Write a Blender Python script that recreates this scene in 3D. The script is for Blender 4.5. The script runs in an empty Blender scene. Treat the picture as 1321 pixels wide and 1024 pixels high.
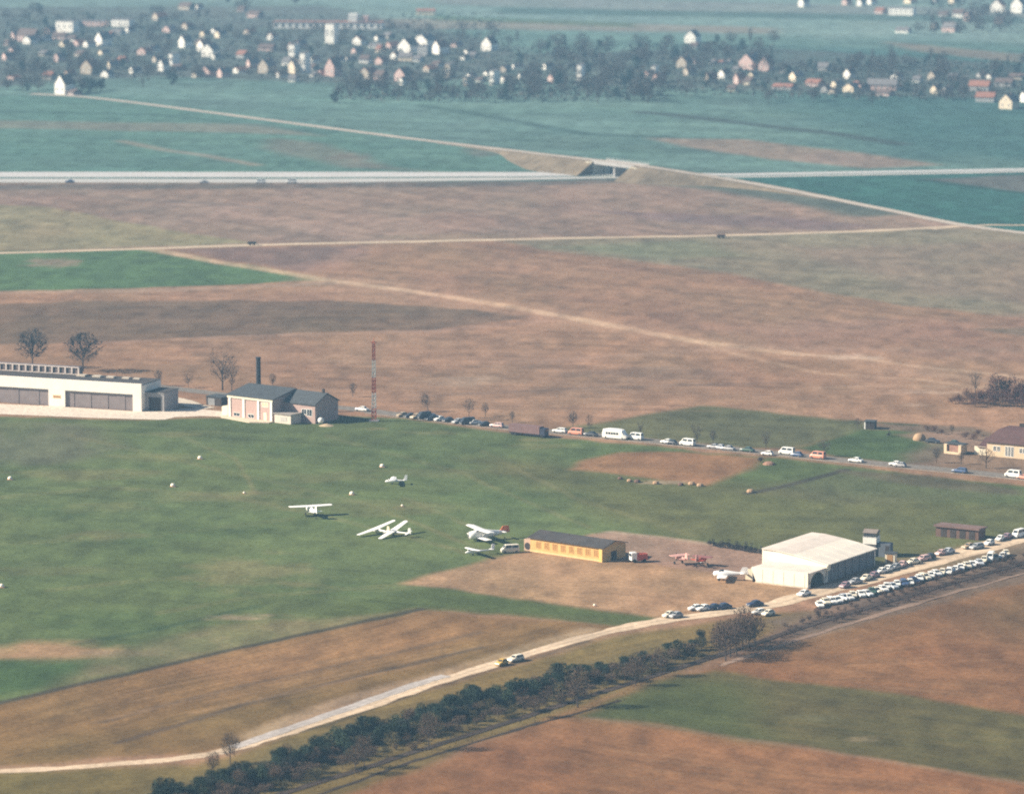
import bpy, math, random
import numpy as np
from mathutils import Vector, Matrix

random.seed(11)
R = math.radians
scene = bpy.context.scene
COL = scene.collection
EXPO, SUN_E, SKY_E = 1.1, 5.0, 0.05
SUN_COL = (1.0, .88, .72)
HAZE_D, HAZE_COL = 0.000118, (.36, .68, 1.0)
FSTOP = .095

# ------------------------------------------------------------------ camera frame
# survey of the photograph: a ground position is found from where its foot stands in a 1321x1024 view
PW, PH, F = 1321.0, 1024.0, 5600.0
PITCH = math.atan(870.0 / F)
CAMH = 205.5
cp, sp = math.cos(PITCH), math.sin(PITCH)


def G(px, py, z=0.0):
    dx = (px - PW / 2) / F
    dy = -(py - PH / 2) / F
    d = (dx, cp + dy * sp, -sp + dy * cp)
    t = (z - CAMH) / d[2]
    return Vector((d[0] * t, d[1] * t, z))


def S(py):                       # pixels per metre at that row of the ground
    return (py + 358.0) * cp / CAMH


def K(py):                       # sine of the angle at which the ground is seen there
    return math.sin(PITCH + math.atan((py - 512) / F))


# ------------------------------------------------------------------ materials
MATS = {}


def mat(name, col, rough=0.8, var=0.12, scale=0.6, metal=0.0, spec=0.3, hue=0.0, bump=0.0):
    if name in MATS:
        return MATS[name]
    m = bpy.data.materials.new(name)
    m.use_nodes = True
    nt = m.node_tree
    b = nt.nodes["Principled BSDF"]
    b.inputs["Roughness"].default_value = rough
    b.inputs["Metallic"].default_value = metal
    b.inputs["Specular IOR Level"].default_value = spec
    tc = nt.nodes.new("ShaderNodeTexCoord")
    nz = nt.nodes.new("ShaderNodeTexNoise")
    nz.inputs["Scale"].default_value = scale
    nz.inputs["Detail"].default_value = 5
    nz.inputs["Roughness"].default_value = 0.65
    nt.links.new(tc.outputs["Object"], nz.inputs["Vector"])
    rp = nt.nodes.new("ShaderNodeValToRGB")
    rp.color_ramp.elements[0].position = 0.3
    rp.color_ramp.elements[1].position = 0.7
    lo = [max(0, c * (1 - var)) for c in col]
    hi = [min(1, c * (1 + var)) for c in col]
    lo[0] *= 1 + hue
    hi[2] *= 1 + hue
    rp.color_ramp.elements[0].color = (*lo, 1)
    rp.color_ramp.elements[1].color = (*hi, 1)
    nt.links.new(nz.outputs["Fac"], rp.inputs["Fac"])
    nt.links.new(rp.outputs["Color"], b.inputs["Base Color"])
    if bump:
        bp = nt.nodes.new("ShaderNodeBump")
        bp.inputs["Strength"].default_value = bump
        nt.links.new(nz.outputs["Fac"], bp.inputs["Height"])
        nt.links.new(bp.outputs["Normal"], b.inputs["Normal"])
    MATS[name] = m
    return m


def attr_mat(name, fine=1.2, amp=0.22, rough=1.0):
    m = bpy.data.materials.new(name)
    m.use_nodes = True
    nt = m.node_tree
    b = nt.nodes["Principled BSDF"]
    b.inputs["Roughness"].default_value = rough
    b.inputs["Specular IOR Level"].default_value = 0.05
    at = nt.nodes.new("ShaderNodeAttribute")
    at.attribute_name = "soil"
    tc = nt.nodes.new("ShaderNodeTexCoord")
    nz = nt.nodes.new("ShaderNodeTexNoise")
    nz.inputs["Scale"].default_value = fine
    nz.inputs["Detail"].default_value = 6
    nz.inputs["Roughness"].default_value = 0.7
    nt.links.new(tc.outputs["Object"], nz.inputs["Vector"])
    mr = nt.nodes.new("ShaderNodeMapRange")
    mr.inputs["From Min"].default_value = 0.25
    mr.inputs["From Max"].default_value = 0.75
    mr.inputs["To Min"].default_value = 1 - amp
    mr.inputs["To Max"].default_value = 1 + amp
    nt.links.new(nz.outputs["Fac"], mr.inputs["Value"])
    mx = nt.nodes.new("ShaderNodeVectorMath")
    mx.operation = 'SCALE'
    nt.links.new(at.outputs["Color"], mx.inputs[0])
    nt.links.new(mr.outputs["Result"], mx.inputs["Scale"])
    nt.links.new(mx.outputs["Vector"], b.inputs["Base Color"])
    return m


# ------------------------------------------------------------------ mesh builder
class MB:
    def __init__(s):
        s.v, s.f = [], []

    def add(s, vs, fs, M=None):
        o = len(s.v)
        for v in vs:
            v = Vector(v)
            s.v.append(tuple(M @ v) if M is not None else tuple(v))
        s.f += [tuple(i + o for i in f) for f in fs]
        return s

    def box(s, x0, x1, y0, y1, z0, z1, M=None):
        vs = [(x, y, z) for z in (z0, z1) for x, y in ((x0, y0), (x1, y0), (x1, y1), (x0, y1))]
        return s.add(vs, [(3, 2, 1, 0), (4, 5, 6, 7), (0, 1, 5, 4), (1, 2, 6, 5), (2, 3, 7, 6), (3, 0, 4, 7)], M)

    def prism(s, poly, y0, y1, M=None):            # poly in x,z, extruded along y
        n = len(poly)
        vs = [(x, y0, z) for x, z in poly] + [(x, y1, z) for x, z in poly]
        fs = [tuple(range(n)), tuple(range(2 * n - 1, n - 1, -1))]
        fs += [(i, i + n, (i + 1) % n + n, (i + 1) % n) for i in range(n)]
        return s.add(vs, fs, M)

    def prismx(s, poly, x0, x1, M=None):           # poly in y,z, extruded along x
        n = len(poly)
        vs = [(x0, y, z) for y, z in poly] + [(x1, y, z) for y, z in poly]
        fs = [tuple(range(n - 1, -1, -1)), tuple(range(n, 2 * n))]
        fs += [(i, (i + 1) % n, (i + 1) % n + n, i + n) for i in range(n)]
        return s.add(vs, fs, M)

    def slab(s, poly, z0, z1, M=None):             # poly in x,y, extruded along z
        n = len(poly)
        vs = [(x, y, z0) for x, y in poly] + [(x, y, z1) for x, y in poly]
        fs = [tuple(range(n - 1, -1, -1)), tuple(range(n, 2 * n))]
        fs += [(i, (i + 1) % n, (i + 1) % n + n, i + n) for i in range(n)]
        return s.add(vs, fs, M)

    def loft(s, rings, M=None):
        n = len(rings[0])
        vs = [p for r in rings for p in r]
        fs = []
        for k in range(len(rings) - 1):
            for i in range(n):
                j = (i + 1) % n
                fs.append((k * n + i, k * n + j, (k + 1) * n + j, (k + 1) * n + i))
        fs.append(tuple(range(n - 1, -1, -1)))
        fs.append(tuple(range((len(rings) - 1) * n, len(rings) * n)))
        return s.add(vs, fs, M)

    def tube(s, p0, p1, r0, r1, n=5):
        p0, p1 = Vector(p0), Vector(p1)
        d = (p1 - p0)
        if d.length < 1e-6:
            return s
        d.normalize()
        a = d.orthogonal().normalized()
        b = d.cross(a)
        rings = []
        for p, r in ((p0, r0), (p1, r1)):
            rings.append([p + a * (r * math.cos(t * 2 * math.pi / n)) + b * (r * math.sin(t * 2 * math.pi / n)) for t in range(n)])
        return s.loft(rings)

    def cone(s, c, r, z0, z1, r1=0.0, n=14):
        return s.tube((c[0], c[1], z0), (c[0], c[1], z1), r, max(r1, .01), n)

    def mesh(s, name, m):
        me = bpy.data.meshes.new(name)
        me.from_pydata(s.v, [], s.f)
        me.materials.append(m)
        me.update()
        return me

    def build(s, name, m, parent=None, smooth=False):
        me = s.mesh(name, m)
        if smooth:
            me.polygons.foreach_set("use_smooth", [True] * len(me.polygons))
        o = bpy.data.objects.new(name, me)
        COL.objects.link(o)
        if parent:
            o.parent = parent
        return o


def tag(o, label=None, cat=None, group=None, kind=None):
    if label:
        o["label"] = label
    if cat:
        o["category"] = cat
    if group:
        o["group"] = group
    if kind:
        o["kind"] = kind
    return o


def thing(name, label, cat, loc=(0, 0, 0), rz=0.0, group=None):
    o = bpy.data.objects.new(name, None)
    o.empty_display_size = 1
    COL.objects.link(o)
    o.location = loc
    o.rotation_euler = (0, 0, rz)
    return tag(o, label, cat, group)


KIDS = {}


def copy_tree(o, parent=None):
    c = o.copy()
    COL.objects.link(c)
    if parent:
        c.parent = parent
    for ch in KIDS.get(o.name, None) or list(o.children):
        copy_tree(ch, c)
    return c


ORD = ['first', 'second', 'third', 'fourth', 'fifth', 'sixth', 'seventh', 'eighth', 'ninth', 'tenth', 'eleventh', 'twelfth',
       'thirteenth', 'fourteenth', 'fifteenth', 'sixteenth', 'seventeenth', 'eighteenth', 'nineteenth', 'twentieth',
       'twenty-first', 'twenty-second', 'twenty-third', 'twenty-fourth', 'twenty-fifth', 'twenty-sixth', 'twenty-seventh', 'twenty-eighth',
       'twenty-ninth', 'thirtieth', 'thirty-first', 'thirty-second']

# ------------------------------------------------------------------ numpy noise for the soil map


def vnoise(x, y, seed=0):
    xi, yi = np.floor(x), np.floor(y)
    xf, yf = x - xi, y - yi
    xf = xf * xf * (3 - 2 * xf)
    yf = yf * yf * (3 - 2 * yf)

    def h(a, b):
        t = np.sin(a * 127.1 + b * 311.7 + seed * 74.7) * 43758.5453
        return t - np.floor(t)
    a = h(xi, yi) * (1 - xf) + h(xi + 1, yi) * xf
    b = h(xi, yi + 1) * (1 - xf) + h(xi + 1, yi + 1) * xf
    return a * (1 - yf) + b * yf


def fbm(x, y, o=4, seed=0):
    t, a, n = 0, 0.5, 0
    for k in range(o):
        t = t + a * vnoise(x, y, seed + k * 13)
        n += a
        x, y, a = x * 2.03 + 17.1, y * 2.03 - 9.2, a * .5
    return t / n


def sstep(e0, e1, x):
    t = np.clip((x - e0) / (e1 - e0), 0, 1)
    return t * t * (3 - 2 * t)


# ------------------------------------------------------------------ the ground sheet
def rows(y0, y1, px):
    out, y = [y0], y0
    while y < y1:
        r = math.hypot(y, CAMH)
        k = CAMH / r
        y += min(16, max(.5, px * r / (F * k)))
        out.append(min(y, y1))
    return out


BANDS = [(690, 1120, 230, .55, 1.5), (1120, 1800, 300, .8, 1.3), (1800, 3700, 540, 1.3, 1.1)]
gv, gf, off = [], [], 0
for (ya, yb, hx, dx, px) in BANDS:
    xs = np.arange(-hx, hx + dx / 2, dx)
    xs[-1] = hx
    ys = np.array(rows(ya, yb, px))
    X, Y = np.meshgrid(xs, ys)
    n, mrow = len(xs), len(ys)
    gv.append(np.stack([X.ravel(), Y.ravel()], 1))
    i = np.arange(n - 1)[None, :] + (np.arange(mrow - 1) * n)[:, None]
    i = i.ravel() + off
    gf.append(np.stack([i, i + 1, i + 1 + n, i + n], 1))
    off += n * mrow
V = np.concatenate(gv)
NV = len(V)
VX, VY = V[:, 0], V[:, 1]
C = np.zeros((NV, 3))
WX = (fbm(VX / 14, VY / 22, 3, 5) - .5)
WY = (fbm(VX / 14, VY / 22, 3, 9) - .5)


def wpts(pts):
    return np.array([G(*p)[:2] for p in pts])


def seg_dist(x, y, a, b):
    ab = b - a
    L = ab.dot(ab) + 1e-9
    t = np.clip(((x - a[0]) * ab[0] + (y - a[1]) * ab[1]) / L, 0, 1)
    return np.hypot(x - a[0] - t * ab[0], y - a[1] - t * ab[1])


def blend(idx, m, col, streak=None, sd=0):
    c = np.array(col)[None, :]
    if streak:
        (p, q, amp, w) = streak
        a, b = G(*p), G(*q)
        th = math.atan2(b.y - a.y, b.x - a.x)
        x, y = VX[idx], VY[idx]
        u = x * math.cos(th) + y * math.sin(th)
        v = -x * math.sin(th) + y * math.cos(th)
        nz = .5 * fbm(u / (w * 9), v / w, 4, sd + 3) + .3 * fbm(u / (w * 60), v / (w * 3.2), 2, sd + 8) + .2 * fbm(u / (w * 2.2), v / (w * .35), 3, sd + 5)
        rws = np.sin(v * 6.283 / (w * .9) + 3.0 * fbm(u / 40, v / 25, 2, sd + 6)) * (fbm(u / 45, v / 20, 3, sd + 7) - .25)
        tl = np.clip((fbm(u / (w * 40), v / (w * .8), 2, sd + 12) - .70) * 8, 0, 1)
        c = c * np.clip(1 + amp * 3.0 * (nz - .5) + amp * .34 * rws - amp * .5 * tl, .35, 1.9)[:, None]
    C[idx] = C[idx] * (1 - m[:, None]) + c * m[:, None]


def paint(pts, col, f=2.5, a=1.0, warp=5, streak=None, sd=0, mott=.0):
    p = wpts(pts)
    pad = f + warp + 2
    idx = np.where((VX > p[:, 0].min() - pad) & (VX < p[:, 0].max() + pad) & (VY > p[:, 1].min() - pad) & (VY < p[:, 1].max() + pad))[0]
    if len(idx) == 0:
        return
    x = VX[idx] + WX[idx] * warp
    y = VY[idx] + WY[idx] * warp * 1.6
    ins = np.zeros(len(idx), bool)
    d = np.full(len(idx), 1e9)
    for i in range(len(p)):
        A, B = p[i], p[(i + 1) % len(p)]
        d = np.minimum(d, seg_dist(x, y, A, B))
        if A[1] != B[1]:
            c = ((A[1] > y) != (B[1] > y)) & (x < (B[0] - A[0]) * (y - A[1]) / (B[1] - A[1]) + A[0])
            ins ^= c
    s = np.where(ins, d, -d)
    m = sstep(-f, f, s) * a
    if mott:
        m = m * (1 - mott * sstep(.42, .62, fbm(x / 9, y / 16, 4, sd + 21)))
    blend(idx, m, col, streak, sd)


def line(pts, w, col, f=1.0, a=1.0, warp=2, brk=0, sd=0):
    p = wpts(pts)
    pad = w + f + warp + 2
    idx = np.where((VX > p[:, 0].min() - pad) & (VX < p[:, 0].max() + pad) & (VY > p[:, 1].min() - pad) & (VY < p[:, 1].max() + pad))[0]
    x = VX[idx] + WX[idx] * warp
    y = VY[idx] + WY[idx] * warp
    d = np.full(len(idx), 1e9)
    for i in range(len(p) - 1):
        d = np.minimum(d, seg_dist(x, y, p[i], p[i + 1]))
    m = (1 - sstep(w / 2 - f, w / 2 + f, d)) * a
    if brk:
        m = m * (1 - brk * sstep(.4, .65, fbm(x / 8, y / 14, 3, sd + 31)))
    blend(idx, m, col)


def blob(px, py, rx, ry, col, a=.7, sd=0, rag=.7):
    c = G(px, py)
    s, k = S(py), K(py)
    ax, ay = rx / s, ry / (s * k)
    idx = np.where((abs(VX - c.x) < 2 * ax) & (abs(VY - c.y) < 2 * ay))[0]
    x, y = (VX[idx] - c.x) / ax, (VY[idx] - c.y) / ay
    d = np.hypot(x, y) + rag * 2 * (fbm(VX[idx] / (ax * .35 + 1), VY[idx] / (ay * .35 + 1), 4, sd + px) - .5)
    m = (1 - sstep(.35, 1.15, d)) * a
    blend(idx, m, col)


# soil and grass colours (linear albedo), the far green with haze mixed in
GREEN = (.092, .119, .042)
GREEN2 = (.046, .090, .030)
OLIVE = (.102, .097, .037)
HAZY_FARG = (.100, .165, .138)  # brighter and bluer than the crop, stands in for distance haze
BROWN = (.268, .158, .096)
BROWN_R = (.218, .104, .045)
BROWN_D = (.145, .098, .060)
BROWN_O = (.180, .106, .042)
KHAKI = (.200, .155, .105)
TAN = (.36, .245, .135)
MAUVE = (.235, .158, .115)
DIRT = (.325, .202, .110)
DARK = (.055, .042, .030)

C[:] = BROWN
# far plain with painted-in haze, and its strips of crops
paint([(-200, -40), (1500, -40), (1500, 236), (-200, 236)], HAZY_FARG, 6, streak=((0, 150), (1321, 190), 0.45, 22), sd=1)
paint([(-200, -60), (1500, -60), (1500, 60), (900, 44), (-200, 20)], (.16, .22, .195), 40, .85, 20, streak=((0, 20), (1321, 40), 0.38, 20), sd=70)  # pale veil: distance haze painted into the farthest ground
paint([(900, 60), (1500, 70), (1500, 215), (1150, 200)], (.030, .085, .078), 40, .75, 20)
paint([(560, -6), (1400, 14), (1400, 24), (900, 17), (560, 6)], (.17, .18, .165), 10, .8, sd=2)
paint([(400, 26), (560, 24), (1000, 36), (1000, 44), (640, 38), (430, 38)], MAUVE, 10, .55)
paint([(640, 10), (1321, 22), (1321, 30), (640, 18)], (.04, .075, .06), 8, .7)
paint([(1140, 54), (1321, 70), (1321, 82), (1180, 66)], MAUVE, 8, .6)
paint([(560, 20), (820, 30), (820, 36), (560, 26)], GREEN2, 6, .6)
paint([(-80, 10), (420, 8), (660, 60), (660, 100), (480, 108), (330, 104), (200, 98), (-80, 118)], (.085, .085, .078), 12, .85, 12, mott=.25)
paint([(660, 70), (990, 62), (1321, 84), (1321, 130), (1000, 118), (660, 108)], (.08, .085, .075), 12, .8, 12, mott=.25)
# band of green between village and motorway
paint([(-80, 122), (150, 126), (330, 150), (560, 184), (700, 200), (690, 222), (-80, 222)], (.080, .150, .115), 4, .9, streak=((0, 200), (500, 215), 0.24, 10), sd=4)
paint([(-80, 155), (330, 160), (420, 176), (330, 172), (-80, 164)], MAUVE, 6, .42)
paint([(350, 178), (420, 186), (500, 216), (560, 222), (440, 216), (390, 204), (340, 192)], (.17, .13, .10), 8, .55)
blob(450, 202, 30, 5, (.17, .13, .10), .5)
blob(620, 196, 34, 6, (.16, .12, .10), .5)
line([(155, 182), (215, 194), (260, 200), (330, 213)], 7, (.25, .2, .15), 3, .7)
line([(550, 137), (640, 152), (700, 163), (760, 174), (900, 178)], 10, (.026, .05, .042), 4, .6)
line([(828, 145), (900, 152), (990, 163), (1080, 173), (1160, 186)], 13, (.04, .045, .04), 4, .75)
paint([(838, 178), (960, 180), (1110, 197), (1215, 213), (1120, 218), (1000, 206), (880, 189)], MAUVE, 6, .8)
line([(-80, 143), (200, 148), (420, 172)], 9, (.03, .062, .048), 4, .4)
# right of the bridge
paint([(930, 230), (1330, 220), (1330, 303), (1240, 291), (1060, 254)], (.034, .098, .080), 3, 1, streak=((940, 232), (1321, 300), 0.18, 8), sd=6)
paint([(1190, 231), (1400, 222), (1400, 258), (1321, 249)], (.12, .105, .095), 5, .8)
line([(1190, 232), (1321, 250), (1400, 262)], 7, (.02, .05, .04), 3, .7)
# brown land south of the motorway
paint([(-80, 238), (690, 234), (830, 232), (1060, 256), (1240, 292), (1060, 300), (660, 308), (330, 316), (-80, 326)], MAUVE, 3, 1, streak=((90, 243), (500, 312), 0.30, 7), sd=7)
paint([(-80, 262), (60, 267), (190, 292), (330, 314), (-80, 326)], (.215, .185, .100), 3, .85, streak=((0, 267), (330, 312), 0.22, 6), sd=8)
line([(85, 240), (200, 258), (330, 281), (430, 300), (500, 311)], 11, (.30, .20, .15), 5, .6, brk=.4)
line([(150, 256), (260, 262), (340, 268)], 8, (.1, .09, .08), 4, .35)
blob(600, 285, 80, 10, (.29, .18, .13), .45)
blob(560, 305, 110, 6, (.21, .16, .09), .4)
paint([(760, 272), (1000, 280), (1130, 292), (1060, 298), (880, 288)], (.15, .098, .098), 6, .6)
line([(-80, 241), (300, 241), (660, 237), (810, 232)], 22, (.06, .062, .055), 6, .75, brk=.35)
line([(845, 233), (940, 242), (1060, 262), (1120, 275)], 26, (.055, .085, .065), 8, .8)
# between the two farm tracks
paint([(-80, 326), (190, 320), (430, 361), (250, 370), (-80, 379)], (.072, .122, .050), 3, 1, streak=((0, 350), (400, 366), 0.22, 5), sd=9)
blob(70, 338, 46, 7, (.22, .15, .11), .7)
paint([(190, 320), (640, 311), (720, 326), (900, 346), (1100, 380), (1321, 402), (1321, 450), (1030, 456), (720, 406), (560, 379), (420, 358)], (.235, .138, .084), 3, 1, streak=((430, 330), (1100, 400), 0.24, 6), sd=10)
paint([(220, 322), (470, 317), (470, 330), (400, 352), (320, 340)], (.145, .095, .085), 5, .7)
paint([(440, 320), (475, 318), (440, 352), (395, 352)], (.29, .17, .115), 4, .6)
paint([(640, 311), (920, 305), (1240, 294), (1400, 305), (1400, 425), (1321, 412), (1100, 384), (900, 346), (720, 325)], (.195, .160, .104), 4, 1, streak=((700, 318), (1321, 360), 0.24, 7), sd=11)
paint([(1010, 320), (1321, 312), (1400, 320), (1400, 400), (1200, 380)], (.22, .152, .108), 12, .55)
paint([(700, 318), (900, 310), (960, 330), (850, 335)], (.13, .15, .085), 8, .55)
# dark ploughed strip and the wide brown fields
paint([(-80, 378), (250, 372), (420, 366), (560, 386), (700, 410), (900, 446), (1321, 470), (1400, 600), (1321, 600), (1180, 590), (1110, 545), (900, 525), (760, 548), (430, 540), (-80, 530)], BROWN, 3, 1, streak=((100, 480), (900, 505), 0.26, 6), sd=12)
paint([(-80, 392), (200, 388), (430, 388), (560, 396), (680, 408), (560, 426), (330, 432), (130, 441), (-80, 446)], (.140, .092, .058), 3, .95, streak=((0, 420), (560, 415), 0.22, 5), sd=13)
line([(420, 361), (560, 380), (720, 407), (900, 440), (1060, 456), (1200, 478)], 24, (.32, .195, .125), 8, .45)
line([(188, 321), (280, 338), (420, 361), (560, 380), (640, 393), (720, 407), (900, 441), (1030, 457)], 7, (.47, .32, .21), 2.0, .85, brk=.3)
line([(-80, 379), (230, 374), (420, 366)], 8, (.29, .2, .14), 3, .7)
line([(130, 442), (330, 433), (560, 427), (700, 414)], 5, (.28, .18, .13), 2, .5)
paint([(900, 420), (1321, 405), (1400, 420), (1400, 470), (1040, 455)], (.26, .15, .11), 10, .5, mott=.4)
paint([(1250, 424), (1400, 418), (1400, 434), (1321, 433)], (.09, .085, .06), 4, .6)
blob(600, 491, 75, 8, (.33, .22, .15), .75, 3)
blob(1095, 461, 40, 4, (.42, .31, .24), .7, 5)
blob(1190, 506, 60, 3.2, (.40, .27, .19), .8, 2)
blob(1180, 522, 22, 2.2, (.40, .27, .19), .7, 4)
blob(380, 505, 90, 6, (.27, .17, .115), .5)
blob(850, 480, 120, 10, (.17, .11, .08), .5)
blob(1240, 470, 70, 9, (.27, .16, .1), .5, 7)
line([(530, 512), (760, 500), (1000, 494)], 5, (.12, .085, .07), 2.5, .4)
line([(700, 466), (960, 448), (1321, 452)], 8, (.29, .185, .13), 4, .5)
line([(1150, 478), (1260, 488), (1321, 498)], 10, (.3, .19, .13), 5, .6, brk=.4)
# green north of the road
paint([(700, 556), (770, 545), (905, 523), (1000, 534), (1105, 543), (1130, 552), (1020, 578), (960, 577), (800, 562)], (.108, .108, .050), 3, 1, streak=((780, 548), (1080, 560), 0.27, 5), sd=14)
paint([(1020, 579), (1110, 554), (1175, 556), (1240, 578), (1200, 594), (1160, 599), (1080, 590)], (.062, .092, .032), 3, 1, streak=((1030, 579), (1180, 575), 0.21, 4), sd=15)
paint([(1160, 585), (1240, 560), (1400, 560), (1400, 620), (1240, 606), (1160, 600)], (.16, .115, .085), 5, .8, mott=.3)
paint([(1100, 552), (1150, 546), (1260, 550), (1290, 560), (1210, 560)], (.10, .085, .062), 3, .7)
paint([(1160, 562), (1245, 556), (1285, 572), (1200, 572)], (.24, .155, .11), 3, .7)
line([(1100, 543), (1180, 548)], 3, (.03, .06, .03), 1.5, .8)
# airfield
paint([(-80, 538), (215, 540), (440, 536), (530, 540), (700, 563), (800, 572), (960, 588), (1100, 602), (1240, 618), (1400, 634), (1400, 700), (1150, 740), (1000, 712), (760, 690), (680, 715), (520, 752), (770, 790), (850, 800), (545, 786), (0, 908), (-80, 928)], GREEN, 2.5, 1, streak=((0, 640), (700, 690), 0.26, 7), sd=16)
paint([(600, 590), (860, 610), (1100, 640), (1400, 650), (1400, 705), (1150, 735), (985, 712), (850, 690)], OLIVE, 12, .75, streak=((700, 650), (1200, 660), 0.30, 6), sd=17)
paint([(-80, 545), (120, 545), (160, 580), (60, 600), (-80, 600)], (.115, .105, .072), 8, .6, mott=.4)
for (px, py, rx, ry, a) in ((330, 738, 95, 22, .75), (300, 640, 130, 9, .4), (110, 612, 120, 9, .45), (140, 690, 60, 8, .5), (200, 590, 90, 7, .3),
                            (480, 655, 150, 12, .35), (560, 610, 120, 8, .3), (420, 615, 90, 7, .3), (650, 740, 60, 6, .3), (360, 806, 120, 10, .5), (325, 636, 18, 4, .7),
                            (520, 655, 14, 3, .6), (60, 735, 90, 10, .25), (130, 655, 70, 8, .3), (240, 560, 50, 5, .4), (700, 575, 60, 5, .4), (690, 568, 30, 3, .7), (560, 558, 40, 3, .4), (485, 553, 18, 2, .7)):
    blob(px, py, rx, ry, (.175, .155, .068), a * .95, int(px))
for (px, py, rx, ry, a) in ((60, 660, 90, 12, .5), (250, 690, 100, 14, .45), (450, 760, 140, 12, .4), (170, 800, 120, 16, .5), (640, 640, 120, 10, .4), (420, 580, 160, 8, .4)):
    blob(px, py, rx, ry, (.045, .088, .028), a * .6, int(py))
blob(60, 842, 105, 17, (.33, .20, .105), .95, 3, .4)
blob(150, 842, 70, 7, (.26, .19, .12), .6, 2)
paint([(-80, 858), (110, 846), (240, 850), (120, 880), (-80, 905)], (.048, .088, .028), 4, .8)
line([(100, 830), (200, 812), (330, 782)], 3, (.03, .06, .03), 1.5, .5)
paint([(130, 845), (300, 805), (430, 795), (545, 782), (300, 838), (60, 890)], (.165, .140, .068), 5, .9, mott=.35)
blob(310, 796, 60, 5, (.28, .22, .14), .7)
# brown plots beside the upper road
paint([(733, 604), (800, 584), (905, 584), (985, 592), (960, 606), (912, 626), (830, 616)], (.245, .128, .062), 2.5, 1, streak=((740, 604), (980, 600), 0.22, 4), sd=18)
blob(860, 622, 60, 3, (.30, .22, .15), .6, 4)
line([(968, 636), (1010, 628), (1060, 614), (1092, 606)], 3.2, (.03, .028, .026), 1.2, .95)
paint([(1075, 606), (1200, 612), (1321, 632), (1321, 640), (1150, 622)], (.10, .072, .052), 3, .7)
paint([(960, 634), (1090, 606), (1230, 622), (1321, 640), (1100, 650)], (.115, .10, .058), 6, .4)
# aprons of the southern hangars
paint([(515, 750), (600, 732), (680, 712), (790, 722), (900, 736), (970, 748), (1050, 762), (985, 780), (940, 788), (862, 800), (760, 783), (640, 768)], DIRT, 2.5, 1, streak=((520, 750), (950, 780), 0.18, 4), sd=19)
paint([(742, 692), (790, 684), (860, 692), (985, 712), (1000, 730), (970, 750), (890, 734), (800, 722)], (.265, .170, .120), 2, 1, streak=((745, 690), (980, 715), 0.15, 4), sd=20)
line([(785, 686), (860, 693), (985, 712)], 3, (.34, .25, .18), 1.2, .7)
paint([(520, 764), (545, 758), (640, 768), (760, 784), (858, 800), (790, 808), (640, 792), (540, 782), (400, 800), (430, 780)], (.072, .092, .028), 2.5, .95, streak=((530, 770), (850, 800), 0.30, 3), sd=21)
paint([(1060, 745), (1160, 722), (1330, 686), (1400, 670), (1400, 700), (1180, 735), (1060, 770)], (.25, .17, .115), 4, .8)
# fallow field in the foreground
paint([(-80, 928), (0, 906), (300, 836), (545, 786), (640, 796), (800, 808), (640, 852), (430, 906), (330, 950), (240, 972), (-80, 992)], BROWN_O, 2, 1, streak=((0, 960), (545, 800), 0.30, 3.2), sd=22)
paint([(200, 862), (545, 787), (700, 800), (560, 830), (330, 880)], (.275, .150, .068), 8, .6, streak=((0, 960), (545, 800), 0.30, 3), sd=23)
paint([(60, 950), (330, 905), (600, 845), (640, 850), (400, 915), (250, 965), (0, 985)], (.135, .092, .032), 8, .55)
line([(-80, 928), (0, 906), (300, 837), (545, 785)], 2.6, (.05, .045, .03), 1.0, .9)
line([(150, 958), (260, 925), (330, 903), (480, 868), (620, 834)], 2.2, (.075, .055, .04), 1.0, .75)
line([(130, 930), (330, 880), (480, 848), (620, 815)], 2.2, (.1, .075, .055), 1.2, .5)
line([(318, 950), (380, 926), (450, 903), (560, 872), (640, 847), (760, 812)], 5.5, (.34, .24, .15), 2.0, .75, brk=.25)
# verge and the railway strip
paint([(-80, 1000), (240, 985), (330, 960), (540, 893), (760, 828), (990, 790), (1060, 785), (1000, 815), (915, 848), (860, 868), (730, 925), (600, 965), (430, 1060), (-80, 1060)], (.165, .115, .040), 3, 1, streak=((0, 1000), (760, 850), 0.30, 3), sd=24)
paint([(-80, 1005), (220, 988), (300, 985), (200, 1040), (-80, 1060)], (.120, .095, .030), 5, .7, streak=((0, 1010), (240, 990), 0.30, 3), sd=25)
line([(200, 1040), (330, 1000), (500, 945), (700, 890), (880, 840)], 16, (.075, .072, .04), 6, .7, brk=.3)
paint([(980, 800), (1100, 772), (1321, 708), (1400, 690), (1400, 730), (1321, 752), (1180, 795), (1020, 828)], (.13, .098, .075), 4, .9, mott=.3)
line([(318, 958), (420, 936), (540, 893), (640, 862), (760, 826)], 1.8, (.06, .05, .035), .9, .7, brk=.3)
# fields beyond the railway
paint([(400, 1040), (560, 985), (700, 930), (860, 872), (930, 856), (1060, 822), (1321, 752), (1400, 735), (1400, 1060), (400, 1060)], BROWN_R, 2.5, 1, streak=((900, 850), (1321, 930), 0.24, 3.5), sd=26)
paint([(925, 858), (1060, 822), (1321, 752), (1400, 740), (1400, 860), (1200, 800)], (.125, .076, .034), 22, .9, streak=((930, 840), (1321, 880), 0.30, 4), sd=27)
paint([(742, 926), (800, 898), (880, 868), (925, 862), (1100, 888), (1321, 922), (1400, 936), (1400, 1026), (1321, 1010), (1060, 968), (860, 938)], (.098, .082, .030), 2.5, 1, streak=((750, 925), (1321, 1000), 0.36, 4), sd=28)
paint([(742, 926), (800, 898), (880, 868), (960, 880), (1000, 960), (860, 938)], (.052, .080, .022), 8, .6)
blob(1110, 953, 22, 4, (.24, .18, .1), .7)
blob(1050, 925, 40, 6, (.13, .12, .06), .6)
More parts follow.
